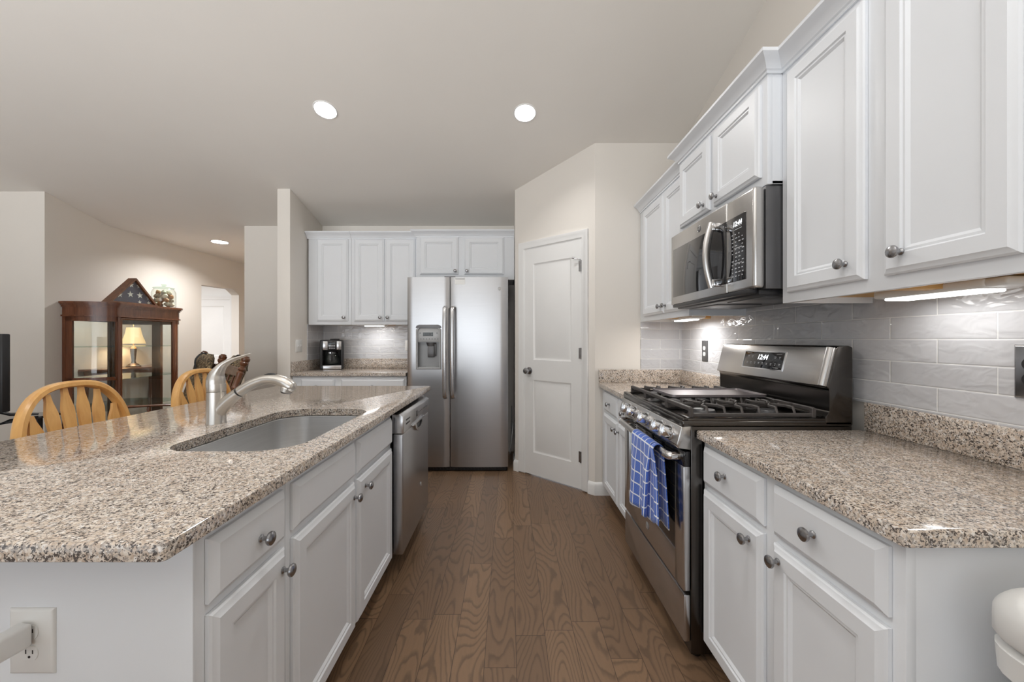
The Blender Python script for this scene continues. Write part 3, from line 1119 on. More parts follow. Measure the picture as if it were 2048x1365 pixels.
mb = MB().cyl((FXc + .2992, FYc - .026, ZC + .131), (FXc + .298, FYc - .026, ZC + .1265), .0205, .0195, 20)
obj('nozzle', mb, BLACK, head)
mb = MB()
bt = curve([(FXc + .208, FYc - .017, ZC + .1975), (FXc + .232, FYc - .019, ZC + .2015), (FXc + .258, FYc - .021, ZC + .1995)], 4)
mb.tube(bt, [.003, .004, .0045, .005, .005, .005, .0045, .004, .003], 10, 2.0, .8, up=(0, 0, 1))
obj('spray_button', mb, BLACK, head)

# ------------------------------------------------------------------ refrigerator
FY = 3.595
t = thing('refrigerator', 'stainless side-by-side refrigerator with a water dispenser in the left door', 'refrigerator', (-.475, 3.92, 0))
mb = MB().box(-.935, -.014, FY + .07, YB - .015, .02, 1.782, .004)
obj('case', mb, GREY, t)


def bowed(mb, x0, x1, z0, z1, yf, thick, bow=.006, n=14, hole=None):
    """door with a softly bowed front; hole = (x0,x1,z0,z1) left open"""
    xs = [x0 + (x1 - x0) * k / n for k in range(n + 1)]
    zs = [z0, z1]
    if hole:
        xs = sorted(set(xs) | {hole[0], hole[1]})
        xs = [x for x in xs if not (abs(x - hole[0]) < .012 and x != hole[0]) and not (abs(x - hole[1]) < .012 and x != hole[1])]
        zs = [z0, hole[2], hole[3], z1]
    def yv(x):
        s = (x - x0) / (x1 - x0) * 2 - 1
        e = max(0, abs(s) - .93) / .07
        return yf + bow * (s * s) + .010 * e * e
    g = [[mb.bm.verts.new((x, yv(x), z)) for x in xs] for z in zs]
    for j in range(len(zs) - 1):
        for i in range(len(xs) - 1):
            if hole and j == 1 and xs[i] >= hole[0] - 1e-6 and xs[i + 1] <= hole[1] + 1e-6:
                continue
            mb.bm.faces.new((g[j][i], g[j][i + 1], g[j + 1][i + 1], g[j + 1][i]))
    yb = yf + thick
    for z, row in ((z0, g[0]), (z1, g[-1])):
        mb.bm.faces.new(row + [mb.bm.verts.new((x1, yb, z)), mb.bm.verts.new((x0, yb, z))])
    for x, i in ((x0, 0), (x1, -1)):
        mb.bm.faces.new([g[j][i] for j in range(len(zs))] + [mb.bm.verts.new((x, yb, z1)), mb.bm.verts.new((x, yb, z0))])
    mb.bm.faces.new([mb.bm.verts.new(p) for p in ((x0, yb, z0), (x1, yb, z0), (x1, yb, z1), (x0, yb, z1))])
    return yv


DX0, DX1, DZ0, DZ1 = -.848, -.634, .958, 1.338
mb = MB(); yl = bowed(mb, -.940, -.5485, .046, 1.800, FY, .062, hole=(DX0, DX1, DZ0, DZ1))
dl = obj('door', mb, STEEL, t, 20)
mb = MB(); yr = bowed(mb, -.5415, -.009, .046, 1.800, FY, .062)
dr = obj('door', mb, STEEL, t, 20)


def fridge_handle(x, door):
    mb = MB()
    pts = [(x, FY + .004, 1.525), (x, FY - .040, 1.515), (x, FY - .052, 1.46)] + [(x, FY - .054 - .006 * math.sin(PI * k / 8), 1.46 - (1.46 - .75) * k / 8) for k in range(1, 8)] + [(x, FY - .052, .75), (x, FY - .040, .695), (x, FY + .004, .685)]
    mb.tube(curve(pts, 3), .0185, 12, 1.0, .55, up=(0, 1, 0))
    obj('handle', mb, STEELV, door)


fridge_handle(-.586, dl)
fridge_handle(-.516, dr)
# dispenser
mb = MB()
Mdp = frame(V((DX0 - .006, FY + .006, DZ0 - .006)), (1, 0, 0))
wD, hD = DX1 - DX0 + .012, DZ1 - DZ0 + .012
mb.sweep(Mdp, [(0, 0), (wD, 0), (wD, hD - .03), (wD - .03, hD), (.03, hD), (0, hD - .03)], [(-.012, 0), (.004, 0), (.004, .010), (-.004, .014), (-.012, .012)], True)
disp = obj('dispenser', mb, LGREY, dl)
mb = MB()
zp = DZ0 + .245
mb.box(DX0, DX1, FY + .004, FY + .020, zp, DZ1, .003)
obj('control_panel', mb, LGREY, disp)
mb = MB()
mb.box(DX0, DX1, FY + .056, FY + .060, DZ0, zp)
mb.box(DX0, DX0 + .006, FY + .012, FY + .058, DZ0, zp); mb.box(DX1 - .006, DX1, FY + .012, FY + .058, DZ0, zp)
mb.box(DX0, DX1, FY + .012, FY + .058, zp - .006, zp)
mb.box(DX0, DX1, FY + .006, FY + .058, DZ0, DZ0 + .014, .003)
obj('recess', mb, RECESS, disp)
mb = MB()
xm = (DX0 + DX1) / 2 + .015
mb.lathe([(.048, 0), (.042, -.02), (.034, -.04), (.0001, -.04), ], Matrix.Translation(V((xm, FY + .046, zp - .003))) @ Matrix.Diagonal((1, .5, 1, 1)), 20)
mb.box(xm - .03, xm + .03, FY + .030, FY + .040, zp - .145, zp - .04, .006)
mb.box(xm + .034, xm + .046, FY + .024, FY + .038, zp - .135, zp - .02, .004)
obj('paddle', mb, GREY, disp)
mb = MB().box(xm - .068, xm + .026, FY + .001, FY + .006, zp + .052, zp + .086, .002)
scr = obj('display', mb, LCD, disp)
mb = MB()
Mt = frame(V((xm - .020, FY + .0008, zp + .069)), (1, 0, 0))
mb.text('12:44', Mt, .026)
obj('digits', mb, BLACK, scr)
mb = MB()
for k in range(7):
    mb.box(DX0 + .03 + k * .026, DX0 + .040 + k * .026, FY + .0030, FY + .0045, zp + .022, zp + .030)
for k in range(2):
    mb.box(DX0 + .022 + k * .155, DX0 + .034 + k * .155, FY + .0030, FY + .0045, zp + .075, zp + .085)
obj('button_marks', mb, GREY, disp)
mb = MB()
mb.prism([(DX0 - .012, DZ1 - .008), (DX1 + .012, DZ1 - .008), (DX1 + .002, DZ1 + .014), (DX1 - .02, DZ1 + .022), (DX0 + .02, DZ1 + .022), (DX0 - .002, DZ1 + .014)], FY - .008, FY + .02, 'y', bev=.002)
obj('hood', mb, GREY, disp)
mb = MB()
mb.box(-.500, -.405, FY - .0005, FY + .003, 1.733, 1.792, 0)
st_ = obj('sticker', mb, WHITE, dr, label='white paper sticker')
mb = MB()
for k in range(11):
    mb.box(-.493 + k * .0078, -.4875 + k * .0078, FY - .0009, FY, 1.778, 1.786)
obj('print', mb, GREY, st_)


def badge(mb1, mb2, M, r):
    mb1.lathe([(.0001, 0), (r, 0), (r, .0015), (r * .9, .0025), (.0001, .0025)], M, 28)
    mb2.lathe([(r * .74, .0026), (r * .80, .0032), (r * .86, .0026)], M, 28, False)
    mb2.text('GE', M @ Matrix.Translation(V((0, 0, .0028))), r * .95, .0003, .25)


def add_badge(parent, M, r, m1=None, m2=None):
    a, b = MB(), MB()
    badge(a, b, M, r)
    o = obj('badge', a, m1 or LGREY, parent)
    obj('emblem', b, m2 or CHROME, o)


add_badge(dr, frame(V((-.088, FY + .003, 1.693)), (1, 0, 0)), .016)
mb = MB()
mb.box(-.93, -.02, FY + .030, FY + .07, .006, .044, .002)
for k in range(28):
    mb.box(-.915 + k * .032, -.893 + k * .032, FY + .026, FY + .031, .014, .034)
obj('base_grille', mb, BLACK, t)
mb = MB().box(-.60, -.50, FY + .02, FY + .09, 1.800, 1.812, .003)
obj('hinge_cover', mb, GREY, t)
# water line coiled beside the fridge
hp = [(.022 + .016 * math.cos(a), 3.80 + .10 * math.sin(a) * (1 + .08 * a / 6), .26 + .15 * math.cos(a * 1.0)) for a in [k * .25 for k in range(50)]]
mb = MB().tube(hp, .004, 8)
mb.tube(curve([hp[-1], (.03, 3.9, .25), (.03, 4.1, .4), (.03, 4.25, .5)], 6), .004, 8)
tag(obj('water_hose', mb, HOSE), 'thin grey water hose coiled in the gap right of the refrigerator', 'hose')

# ------------------------------------------------------------------ dishwasher
WY0, WY1 = 2.012, 2.640
WX = -.547
t = thing('dishwasher', 'stainless dishwasher under the far end of the island top', 'dishwasher', (-.9, 2.33, 0))
mb = MB().box(-1.20, -.612, WY0 + .008, WY1 - .008, .10, .848, .002)
obj('tub', mb, BLACK, t)
mb = MB()
mb.box(-.600, WX, WY0, WY1, .112, .735, .006, 3)
dd = obj('door', mb, STEEL, t)
mb = MB()
# slanted control panel
mb.prism([(-.604, .738), (WX + .004, .738), (WX + .004, .826), (-.562, .838), (-.604, .838)], WY0 - .002, WY1 + .002, 'y', bev=.003)
cp = obj('control_panel', mb, STEELV, t)
mb = MB()
for k in range(2):
    mb.box(WX + .003, WX + .0055, WY0 + .045, WY0 + .125, .775 + k * .020, .783 + k * .020, .001)
obj('vent_slots', mb, BLACK, cp)
mb = MB().box(WX + .003, WX + .0056, WY0 + .275, WY0 + .305, .772, .806, .001)
obj('display', mb, BLACKG, cp)
mb = MB()
for k in range(6):
    mb.box(WX + .003, WX + .0052, WY0 + .33 + k * .042, WY0 + .355 + k * .042, .786, .792, .0005)
obj('button_marks', mb, GREY, cp)
mb = MB()
cx = (WY0 + WY1) / 2
pr = [(cx + .095 * math.cos(a), .742 + .055 * math.sin(a)) for a in [PI + PI * k / 14 for k in range(15)]]
inn = [(cx + .072 * math.cos(a), .742 + .036 * math.sin(a)) for a in [2 * PI - PI * k / 14 for k in range(15)]]
mb.prism(pr + inn, WX - .002, WX + .014, 'x', bev=.002)
mb.box(WX - .002, WX + .014, WY0 + .17, WY1 - .17, .737, .748, .003)
obj('handle', mb, STEELV, cp)
mb = MB()
mb.prism([(cx + .070 * math.cos(PI + PI * k / 12), .741 + .034 * math.sin(PI + PI * k / 12)) for k in range(13)], WX + .001, WX + .003, 'x')
obj('handle_pocket', mb, BLACK, cp)
add_badge(dd, frame(V((WX + .0005, WY0 + .40, .33)), (0, 1, 0)), .014)
mb = MB().box(-.68, -.665, WY0 + .01, WY1 - .01, .0, .105, 0)
obj('toe_panel', mb, BLACK, t)
mb = MB().box(-.575, -.560, 2.575, 2.600, .080, .113, .002)
obj('foot_tab', mb, WHITE, t, label='small white tab below the door')

# ------------------------------------------------------------------ range
GY0, GY1 = 1.474, 2.238
t = thing('gas_range', 'stainless and black gas range with slanted back panel on the right wall', 'range', (1.0, 1.855, 0))
mb = MB()
mb.box(.690, 1.30, GY0 + .004, GY1 - .004, .03, .902, .003)
for x in (.73, 1.25):
    for y in (GY0 + .05, GY1 - .05):
        mb.cyl((x, y, 0), (x, y, .035), .018, seg=12)
obj('body', mb, BLACKS, t)
GX = .662
mb = MB()
# oven door with frame around the glass
mb.box(GX, .688, GY0 + .006, GY0 + .085, .268, .742, .004)
mb.box(GX, .688, GY1 - .085, GY1 - .006, .268, .742, .004)
mb.box(GX, .688, GY0 + .08, GY1 - .08, .268, .395, .004)
od = obj('oven_door', mb, STEELV, t)
mb = MB().box(GX + .003, .686, GY0 + .083, GY1 - .083, .393, .742, .001)
obj('oven_glass', mb, BLACKG, od)
mb = MB()
mb.box(GX + .001, .688, GY0 + .006, GY1 - .006, .742, .800, .004)
tr = obj('door_top_band', mb, BLACKG, od)
mb = MB()
for k in range(5):
    for j in range(3):
        y0 = GY0 + .10 + k * .118
        mb.box(GX - .0005, GX + .002, y0, y0 + .085, .757 + j * .012, .763 + j * .012)
obj('vent_slots', mb, BLACK, tr)
mb = MB()
hz = .772
hx = GX - .048
pts = [(GX + .004, GY0 + .055, hz)] + [(hx + .0 + .010 * (abs(k - 6) / 6) ** 2, GY0 + .050 + (GY1 - GY0 - .10) * k / 12, hz) for k in range(13)] + [(GX + .004, GY1 - .055, hz)]
mb.tube([p for p in pts[1:-1]], .0165, 14, .75, 1.0, up=(0, 0, 1))
oh = obj('handle', mb, STEELR, od)
mb = MB()
for y, s_ in ((GY0 + .052, 1), (GY1 - .052, -1)):
    mb.tube(curve([(GX + .003, y - s_ * .004, hz), (GX - .025, y - s_ * .004, hz), (hx + .012, y, hz), (hx + .006, y + s_ * .022, hz)], 5), .0172, 12, .9, 1.0, up=(0, 0, 1))
obj('handle_end', mb, CHROME, oh)
add_badge(od, frame(V((GX - .0005, 1.865, .335)), (0, -1, 0)), .017)
mb = MB()
mb.box(GX + .002, .690, GY0 + .006, GY1 - .006, .075, .254, .006)
obj('storage_drawer', mb, STEELV, t)
# front control panel
mb = MB()
mb.prism([(.690, .806), (.640, .812), (.634, .826), (.652, .893), (.690, .900)], GY0 + .002, GY1 - .002, 'y', bev=.004)
cp = obj('control_panel', mb, STEELR, t)
nv = V((-.965, 0, .259)).normalized()
for y in (1.548, 1.640, 1.812, 1.975, 2.067):
    c = V((.642, y, .856))
    q = nv.to_track_quat('Z', 'Y').to_matrix().to_4x4()
    M = Matrix.Translation(c) @ q
    mb = MB().lathe([(.0001, 0), (.030, 0), (.030, .004), (.025, .007), (.0001, .007)], M, 24)
    mb.lathe([(.0001, .006), (.0245, .006), (.0245, .034), (.0225, .039), (.0001, .039)], M, 24)
    mb.box(-.0065, .0065, -.024, .024, .036, .048, .003, M=M)
    kn = obj('knob', mb, CHROME, cp)
# cooktop
mb = MB()
mb.box(.655, 1.30, GY0, GY1, .893, .918, .007, 3)
mb.box(.660, 1.21, GY0 + .001, GY0 + .020, .914, .926, .004); mb.box(.660, 1.21, GY1 - .020, GY1 - .001, .914, .926, .004)
mb.box(.657, .682, GY0 + .001, GY1 - .001, .914, .928, .005)
ct = obj('cooktop', mb, BLACKS, t)
for (x, y, r) in ((.80, 1.60, .042), (1.06, 1.60, .035), (.80, 2.11, .038), (1.06, 2.11, .030), (.93, 1.855, .034)):
    M = Matrix.Translation(V((x, y, .918)))
    mb = MB().lathe([(.0001, 0), (r * 1.1, 0), (r * 1.05, .008), (r, .012), (r, .017), (r * .95, .021), (.0001, .022)], M, 24)
    obj('burner', mb, GREY, ct)


def bar(mb, p, q, wd=.010, ht=.013, up=(0, 0, 1)):
    p, q = V(p), V(q)
    d = (q - p); L = d.length
    M = frame(p, d, up) if abs(d.normalized().dot(V(up))) < .99 else frame(p, d, (1, 0, 0))
    mb.box(-.002, L + .002, -ht / 2, ht / 2, -wd / 2, wd / 2, .0025, 1, M=M)


def grate(y0, y1, nf=7, zig=True):
    mb = MB()
    x0, x1 = .700, 1.170
    zt, zl = .960, .934
    ym = (y0 + y1) / 2
    for y in (y0, y1):
        bar(mb, (x0, y, zl), (x1, y, zl), .014, .014)
    for x in (x0, x1):
        bar(mb, (x, y0, zt - .004), (x, y1, zt - .004), .014, .016)
        for y in (y0, y1):
            bar(mb, (x, y, .926), (x, y, zt), .016, .016)
    for k in range(1, nf):
        x = x0 + (x1 - x0) * k / nf
        for y, s_ in ((y0, 1), (y1, -1)):
            bar(mb, (x, y, zl), (x, y + s_ * .012, zt), .010, .012)
            xx = x + (.03 if k % 2 else -.03)
            bar(mb, (x, y + s_ * .012, zt), (x, y + s_ * .052, zt), .009, .012)
            if zig:
                bar(mb, (x, y + s_ * .052, zt), (xx, ym - s_ * .012, zt), .009, .012)
    if zig:
        bar(mb, (x0, ym, zt - .002), (x0 + .06, ym, zt - .002), .010, .012)
        bar(mb, (x1 - .06, ym, zt - .002), (x1, ym, zt - .002), .010, .012)
    return obj('grate', mb, IRON, ct)


grate(GY0 + .028, 1.715)
grate(1.728, 1.985, 7, False)
grate(1.998, GY1 - .028)
# back panel: black riser, slanted stainless console, end caps
mb = MB()
prof = [(1.30, .90), (1.196, .90), (1.196, .932), (1.215, .950), (1.215, 1.030), (1.205, 1.040), (1.203, 1.048), (1.236, 1.190), (1.246, 1.200), (1.285, 1.202), (1.30, 1.195)]
mb.prism(prof, GY0, GY1, 'y', bev=.004)
bg = obj('backguard', mb, BLACKS, t)
su = V((0, -1, 0)); sv = V((.036, 0, .145)).normalized()
Ms = frame(V((1.1995, GY1 + .004, 1.046)), su, sv)
mb = MB()
Ls = GY1 - GY0 + .002
mb.box(.0, Ls, .0, .153, -.004, .006, .003, M=Ms)
mb.tube([Ms @ V((Ls - .016, .002, .004)), Ms @ V((Ls - .016, .151, .004))], .014, 14, up=(0, 1, 0))
con = obj('console', mb, STEELR, bg)
mb = MB()
d0, d1 = GY1 - 2.005, GY1 - 1.715
mb.box(d0, d1, .040, .122, .005, .0085, .003, M=Ms)
mb2 = MB().sweep(Ms @ Matrix.Translation(V((0, 0, .006))), [(d0, .040), (d1, .040), (d1, .122), (d0, .122)], [(-.002, 0), (.003, 0), (.003, .0035), (-.002, .0035)], True)
obj('display_bezel', mb2, CHROME, con)
ds = obj('display', mb, BLACKG, con)
mb = MB().text('12:44', Ms @ Matrix.Translation(V(((d0 + d1) / 2 - .004, .094, .0088))), .034, .0003, .2)
obj('digits', mb, DIGIT, ds)
mb = MB()
for k in range(9):
    u = d0 + .030 + k * .029
    mb.box(u, u + .010, .066, .069, .0085, .0090, M=Ms); mb.box(u + .002, u + .008, .060, .063, .0085, .0090, M=Ms)
for u in (d0 + .03, d0 + .06, d1 - .065, d1 - .035):
    mb.box(u, u + .012, .098, .101, .0085, .0090, M=Ms); mb.box(u + .002, u + .010, .092, .094, .0085, .0090, M=Ms)
mb.box(d0 + .02, d0 + .055, .112, .114, .0085, .0090, M=Ms); mb.box(d1 - .055, d1 - .02, .112, .114, .0085, .0090, M=Ms)
mb.box(d1 - .06, d1 - .025, .048, .050, .0085, .0090, M=Ms)
obj('button_marks', mb, MARK, ds)

mb = MB()
mb.prism(rounded(.725, 1.155, 1.738, 1.975, .02, 4), .9675, .972, 'z')
mb.sweep(Matrix.Translation(V((0, 0, .9675))), rounded(.725, 1.155, 1.738, 1.975, .02, 4), [(-.008, 0), (.002, 0), (.002, .011), (-.004, .011), (-.008, .004)], True)
tag(obj('griddle', mb, GRID), 'flat grey griddle plate lying on the middle grate of the range', 'griddle')

# towel over the oven handle
me_uv = []
mb = MB()
top_p = curve([(0, 1.872, 0), (.09, 1.80, -.004), (.17, 1.73, .003), (.24, 1.665, -.005), (.275, 1.625, -.006), (.300, 1.640, .010), (.335, 1.630, .012), (.38, 1.612, .010), (.43, 1.600, .012)], 5)
bot_p = curve([(0, 1.865, 0), (.09, 1.795, -.014), (.17, 1.735, .008), (.24, 1.655, -.018), (.275, 1.628, -.010), (.300, 1.655, .014), (.335, 1.605, .016), (.38, 1.565, .004), (.43, 1.520, .010)], 5)
nS = len(top_p)
rT = .022
Lf = [.298 + .012 * math.sin(k * .3) - .012 * (k / nS) ** 3 for k in range(nS)]
uvl = mb.bm.loops.layers.uv.new('UVMap')
grid = []
path = []
for j in range(11):
    path.append(('b', j / 10))      # back fall from bottom to bar
for j in range(1, 8):
    path.append(('t', j / 8))
for j in range(0, 17):
    path.append(('f', j / 16))
for kind, f in path:
    row = []
    for k in range(nS):
        ff = f if kind == 'f' else (1 - f) * .6 if kind == 'b' else 0
        p = top_p[k].lerp(bot_p[k], ff ** .8)
        wob = p.z
        if kind == 'b':
            x = hx + rT - .004 + wob * .3 * (1 - f); z = hz - .305 * (1 - f); s = .305 * f
        elif kind == 't':
            a = PI * f
            x = hx + rT * math.cos(a) + (-.002); z = hz + rT * math.sin(a); s = .305 + .07 * f
        else:
            sag = min(1, f * 3)
            x = hx - rT - .002 + wob * sag * (1.1 if p.z < 0 else .8) - .010 * f; z = hz - Lf[k] * f; s = .375 + Lf[k] * f
            if x > GX - .006:
                x = GX - .006
        yy = p.y + (.0 if kind != 'f' else .012 * f * math.sin(k * .35))
        row.append((V((x, yy, z)), (p.x * 1.0, s)))
    grid.append(row)
vv = [[mb.bm.verts.new(c[0]) for c in r] for r in grid]
for j in range(len(vv) - 1):
    for k in range(nS - 1):
        f = mb.bm.faces.new((vv[j][k], vv[j][k + 1], vv[j + 1][k + 1], vv[j + 1][k]))
        for lp, (a, b) in zip(f.loops, ((j, k), (j, k + 1), (j + 1, k + 1), (j + 1, k))):
            lp[uvl].uv = grid[a][b][1]
o = tag(obj('dish_towel', mb, TOWEL, None, 80), 'blue dish towel with white check lines hanging from the oven handle', 'towel')
sm = o.modifiers.new('thickness', 'SOLIDIFY'); sm.thickness = .004; sm.offset = 0

# ------------------------------------------------------------------ microwave
MX = .928
t = thing('microwave', 'stainless over-the-range microwave hanging below the short cabinet', 'microwave', (1.14, 1.855, 1.40))
mb = MB()
mb.box(MX + .045, XW - .011, GY0 + .002, GY1 - .006, 1.418, 1.808, .002)
obj('case', mb, GREY, t)
mb = MB()
ysm = 1.664
mb.box(MX, MX + .043, ysm + .001, GY1 - .006, 1.420, 1.808, .006, 3)
md = obj('door', mb, STEELR, t)
mb = MB()
mb.box(MX, MX + .043, GY0 + .002, ysm - .001, 1.420, 1.808, .012, 4)
mp = obj('control_panel', mb, STEELR, t)
mb = MB()
mb.box(MX - .0015, MX + .003, ysm + .002, GY1 - .035, 1.462, 1.728, .001)
obj('door_glass', mb, BLACKG, md)
mb = MB()
mb.box(MX - .0015, MX + .003, GY0 + .052, ysm - .002, 1.462, 1.728, .001)
ds = obj('touch_panel', mb, BLACKG, mp)
Mm = frame(V((MX - .0016, ysm, 1.462)), (0, -1, 0))
mb = MB()
mb.box(.052, .112, .218, .250, 0, .0006, M=Mm)
dp = obj('display', mb, GREY, ds)
mb = MB().text('12:44', Mm @ Matrix.Translation(V((.081, .234, .0008))), .028, .0002, .2)
obj('digits', mb, DIGIT, dp)
mb = MB()
for r_ in range(12):
    for c_ in range(4):
        if random.random() < .86:
            u = .044 + c_ * .023 + random.uniform(-.002, .002); v_ = .020 + r_ * .0155
            mb.box(u, u + random.uniform(.006, .014), v_, v_ + .004, 0, .0006, M=Mm)
for v_ in (.066, .128, .205):
    mb.box(.060, .112, v_ + .006, v_ + .0085, 0, .0006, M=Mm)
obj('button_marks', mb, MARK, ds)
mb = MB()
yh = 1.725
pts = [(MX - .030 - .026 * math.sin(PI * k / 12), yh, 1.455 + .285 * k / 12) for k in range(13)]
mb.tube(pts, .0165, 14, 1.0, .7, up=(0, 1, 0))
mh = obj('handle', mb, STEELR, md)
mb = MB()
mb.box(MX - .036, MX + .001, yh - .014, yh + .014, 1.458, 1.490, .004)
mb.box(MX - .036, MX + .001, yh - .014, yh + .014, 1.705, 1.737, .004)
obj('handle_mount', mb, CHROME, mh)
add_badge(md, frame(V((MX + .0005, 1.905, 1.765)), (0, -1, 0)), .016, GREY)
mb = MB()
mb.box(MX + .03, XW - .05, GY0 + .02, GY1 - .02, 1.396, 1.419, .006)
ub = obj('underside', mb, BLACK, t)
mb = MB()
for (y0, y1) in ((GY0 + .06, 1.80), (1.88, GY1 - .06)):
    mb.box(MX + .08, 1.22, y0, y1, 1.392, 1.397, .001)
obj('grease_filter', mb, GREY, ub)
mb = MB().box(MX - .001, MX + .03, GY0 + .03, GY1 - .03, 1.404, 1.421, .003)
obj('vent_strip', mb, BLACK, t)

# ------------------------------------------------------------------ under-cabinet lights
def ucl(label, c, lx, ly, z, power):
    t = thing('under_cabinet_light', label, 'light', (c[0], c[1], z), 'under-cabinet lights')
    mb = MB().box(c[0] - lx / 2, c[0] + lx / 2, c[1] - ly / 2, c[1] + ly / 2, z - .002, z + .024, .008, 3)
    if ly > lx:
        mb.box(c[0] - lx / 2 + .004, c[0] + lx / 2 - .004, c[1] - ly / 2 - .045, c[1] - ly / 2 + .01, z + .0, z + .022, .008, 3)
    h_ = obj('housing', mb, WHITE, t)
    mb = MB().box(c[0] - lx * .36, c[0] + lx * .36, c[1] - ly * .42, c[1] + ly * .42, z - .009, z - .001, .004, 2)
    obj('lens', mb, LENSU, t)
    area('under_cabinet_glow', (c[0], c[1], z - .012), (0, 0, 0), lx * .7, ly * .8, power, (1, .985, .96))
    return t


ucl('long white under-cabinet light below the nearest wall cabinet on the right', (1.245, 1.13, ), .105, .30, 1.358, .3)
ucl('white under-cabinet light below the corner wall cabinet left of the microwave', (1.19, 2.62), .10, .26, 1.358, 1.5)
ucl('slim under-cabinet light on the back wall right of the coffee maker', (-1.40, 4.06), .26, .08, 1.368, .8)

# ------------------------------------------------------------------ outlets and switches
def plate(name, label, cat, M, w_, h_, mat, recs, rmat, group=None, kind='outlet'):
    c = M @ V((w_ / 2, h_ / 2, 0))
    t = thing(name, label, cat, c, group)
    mb = MB().rings(M, w_, h_, [(0, .001), (.001, .003), (.006, .006)], 0)
    obj('cover_plate', mb, mat, t)
    for (cu, cv) in recs:
        Mr = M @ Matrix.Translation(V((cu, cv, .0055)))
        if kind == 'outlet':
            mb = MB()
            pts = [(.0165 * math.cos(2 * PI * k / 20), max(-.0135, min(.0135, .0165 * math.sin(2 * PI * k / 20)))) for k in range(20)]
            mb.prism(pts, 0, .0022, 'z', M=Mr)
            r = obj('receptacle', mb, rmat, t)
            mb = MB()
            mb.box(-.0075, -.0055, -.001, .007, .0015, .0026, M=Mr); mb.box(.0055, .0075, -.001, .006, .0015, .0026, M=Mr)
            mb.cyl(Mr @ V((0, -.007, .0015)), Mr @ V((0, -.007, .0026)), .0025, seg=10)
            obj('slots', mb, BLACK, r)
        else:
            mb = MB().box(-.005, .005, -.012, .012, 0, .003, .001, M=Mr)
            mb.box(-.0035, .0035, -.002, .010, .002, .009, .002, M=Mr)
            obj('toggle', mb, rmat, t)
    return t


plate('outlet', 'dark plate outlet with white receptacles on the grey tile left of the range', 'outlet', Mface((XW - .010, 2.735, 1.072), '-X'), .078, .145, GREY, [(.039, .052), (.039, .093)], WHITE)
plate('outlet', 'metal plate on the grey tile at the right edge of the picture', 'outlet', Mface((XW - .010, 1.045, 1.070), '-X'), .12, .142, KNOB, [(.035, .051), (.035, .091), (.085, .051), (.085, .091)], BLACK)
plate('outlet', 'narrow white outlet on the back tile next to the refrigerator', 'outlet', Mface((-1.130, YB - .010, 1.10), '-Y'), .070, .115, WHITE, [(.035, .039), (.035, .076)], WHITE)
plate('wall_switch', 'white switch plate on the wing wall left of the coffee maker', 'switch', Mface((-2.037, 3.72, 1.102), '+X'), .115, .120, WHITE, [(.035, .06), (.08, .06)], WHITE, kind='switch')
plate('outlet', 'white outlet on the near end of the island with a charger in it', 'outlet', Mface((-.958, IY0 - .006, .584), '-Y'), .087, .126, WHITE, [(.0435, .043), (.0435, .083)], WHITE)
t = thing('charger', 'white charger block plugged into the island outlet', 'charger', (-.93, .71, .65))
mb = MB()
Mc = Matrix.Translation(V((-.9145, IY0 - .015, .666))) @ Matrix.Rotation(math.radians(-8), 4, 'Z')
mb.box(-.017, .012, -.062, 0, -.022, .022, .006, 3, M=Mc)
obj('block', mb, WHITE, t)
mb = MB().box(-.006, .004, -.0635, -.0615, -.004, .004, .001, M=Mc)
obj('port', mb, GREY, t)
mb = MB().box(-.008, -.006, -.004, .010, .000, .006, M=Mc)
mb.box(.004, .006, -.004, .010, .000, .006, M=Mc)
obj('prongs', mb, CHROME, t)

# ------------------------------------------------------------------ coffee maker
cx, y0, y1, zb = -1.853, 4.010, 4.205, .914
t = thing('coffee_maker', 'black drip coffee maker with steel trim on the back counter', 'coffee maker', (cx, 4.105, zb))
hw = .112
mb = MB()
mb.box(cx - hw, cx + hw, y0, y1, zb, zb + .048, .012, 3)
mb.box(cx - hw, cx + hw, y0 + .13, y1, zb + .03, zb + .29, .012, 3)
mb.box(cx - hw, cx - hw + .028, y0, y1, zb + .03, zb + .29, .010, 3)
mb.box(cx + hw - .028, cx + hw, y0, y1, zb + .03, zb + .29, .010, 3)
mb.box(cx - hw, cx + hw, y0, y1, zb + .195, zb + .305, .014, 3)
obj('housing', mb, BLACK, t)
mb = MB()
mb.box(cx - hw + .030, cx - .038, y0 - .003, y0 + .01, zb + .205, zb + .290, .002)
mb.box(cx + .046, cx + hw - .022, y0 - .003, y0 + .01, zb + .205, zb + .290, .002)
mb.box(cx - hw + .030, cx + hw - .022, y0 - .003, y0 + .01, zb + .003, zb + .042, .002)
obj('steel_trim', mb, STEELV, t)
mb = MB().box(cx - .034, cx + .042, y0 - .003, y0 + .005, zb + .205, zb + .295, .002)
pn = obj('control_panel', mb, BLACKG, t)
mb = MB().box(cx - .022, cx + .030, y0 - .0045, y0 - .002, zb + .263, zb + .278, .001)
obj('display', mb, LCD, pn)
mb = MB()
for r_ in range(3):
    for k in range(4):
        mb.box(cx - .026 + k * .015, cx - .015 + k * .015, y0 - .0042, y0 - .002, zb + .213 + r_ * .016, zb + .220 + r_ * .016)
obj('button_marks', mb, MARK, pn)
mb = MB().box(cx - .02, cx + .07, y0 + .05, y1 - .01, zb + .303, zb + .318, .006)
obj('lid', mb, BLACK, t)
mb = MB().lathe([(.0001, .0), (.055, 0), (.070, .02), (.076, .05), (.070, .085), (.052, .115), (.050, .125), (.048, .125), (.050, .114), (.067, .084), (.073, .05), (.067, .022), (.053, .003), (.0001, .003)], Matrix.Translation(V((cx, y0 + .068, zb + .050))), 28)
cf = obj('carafe', mb, GLASS, t)
mb = MB().lathe([(.0001, .125), (.054, .125), (.054, .138), (.03, .145), (.0001, .145)], Matrix.Translation(V((cx, y0 + .068, zb + .050))), 24)
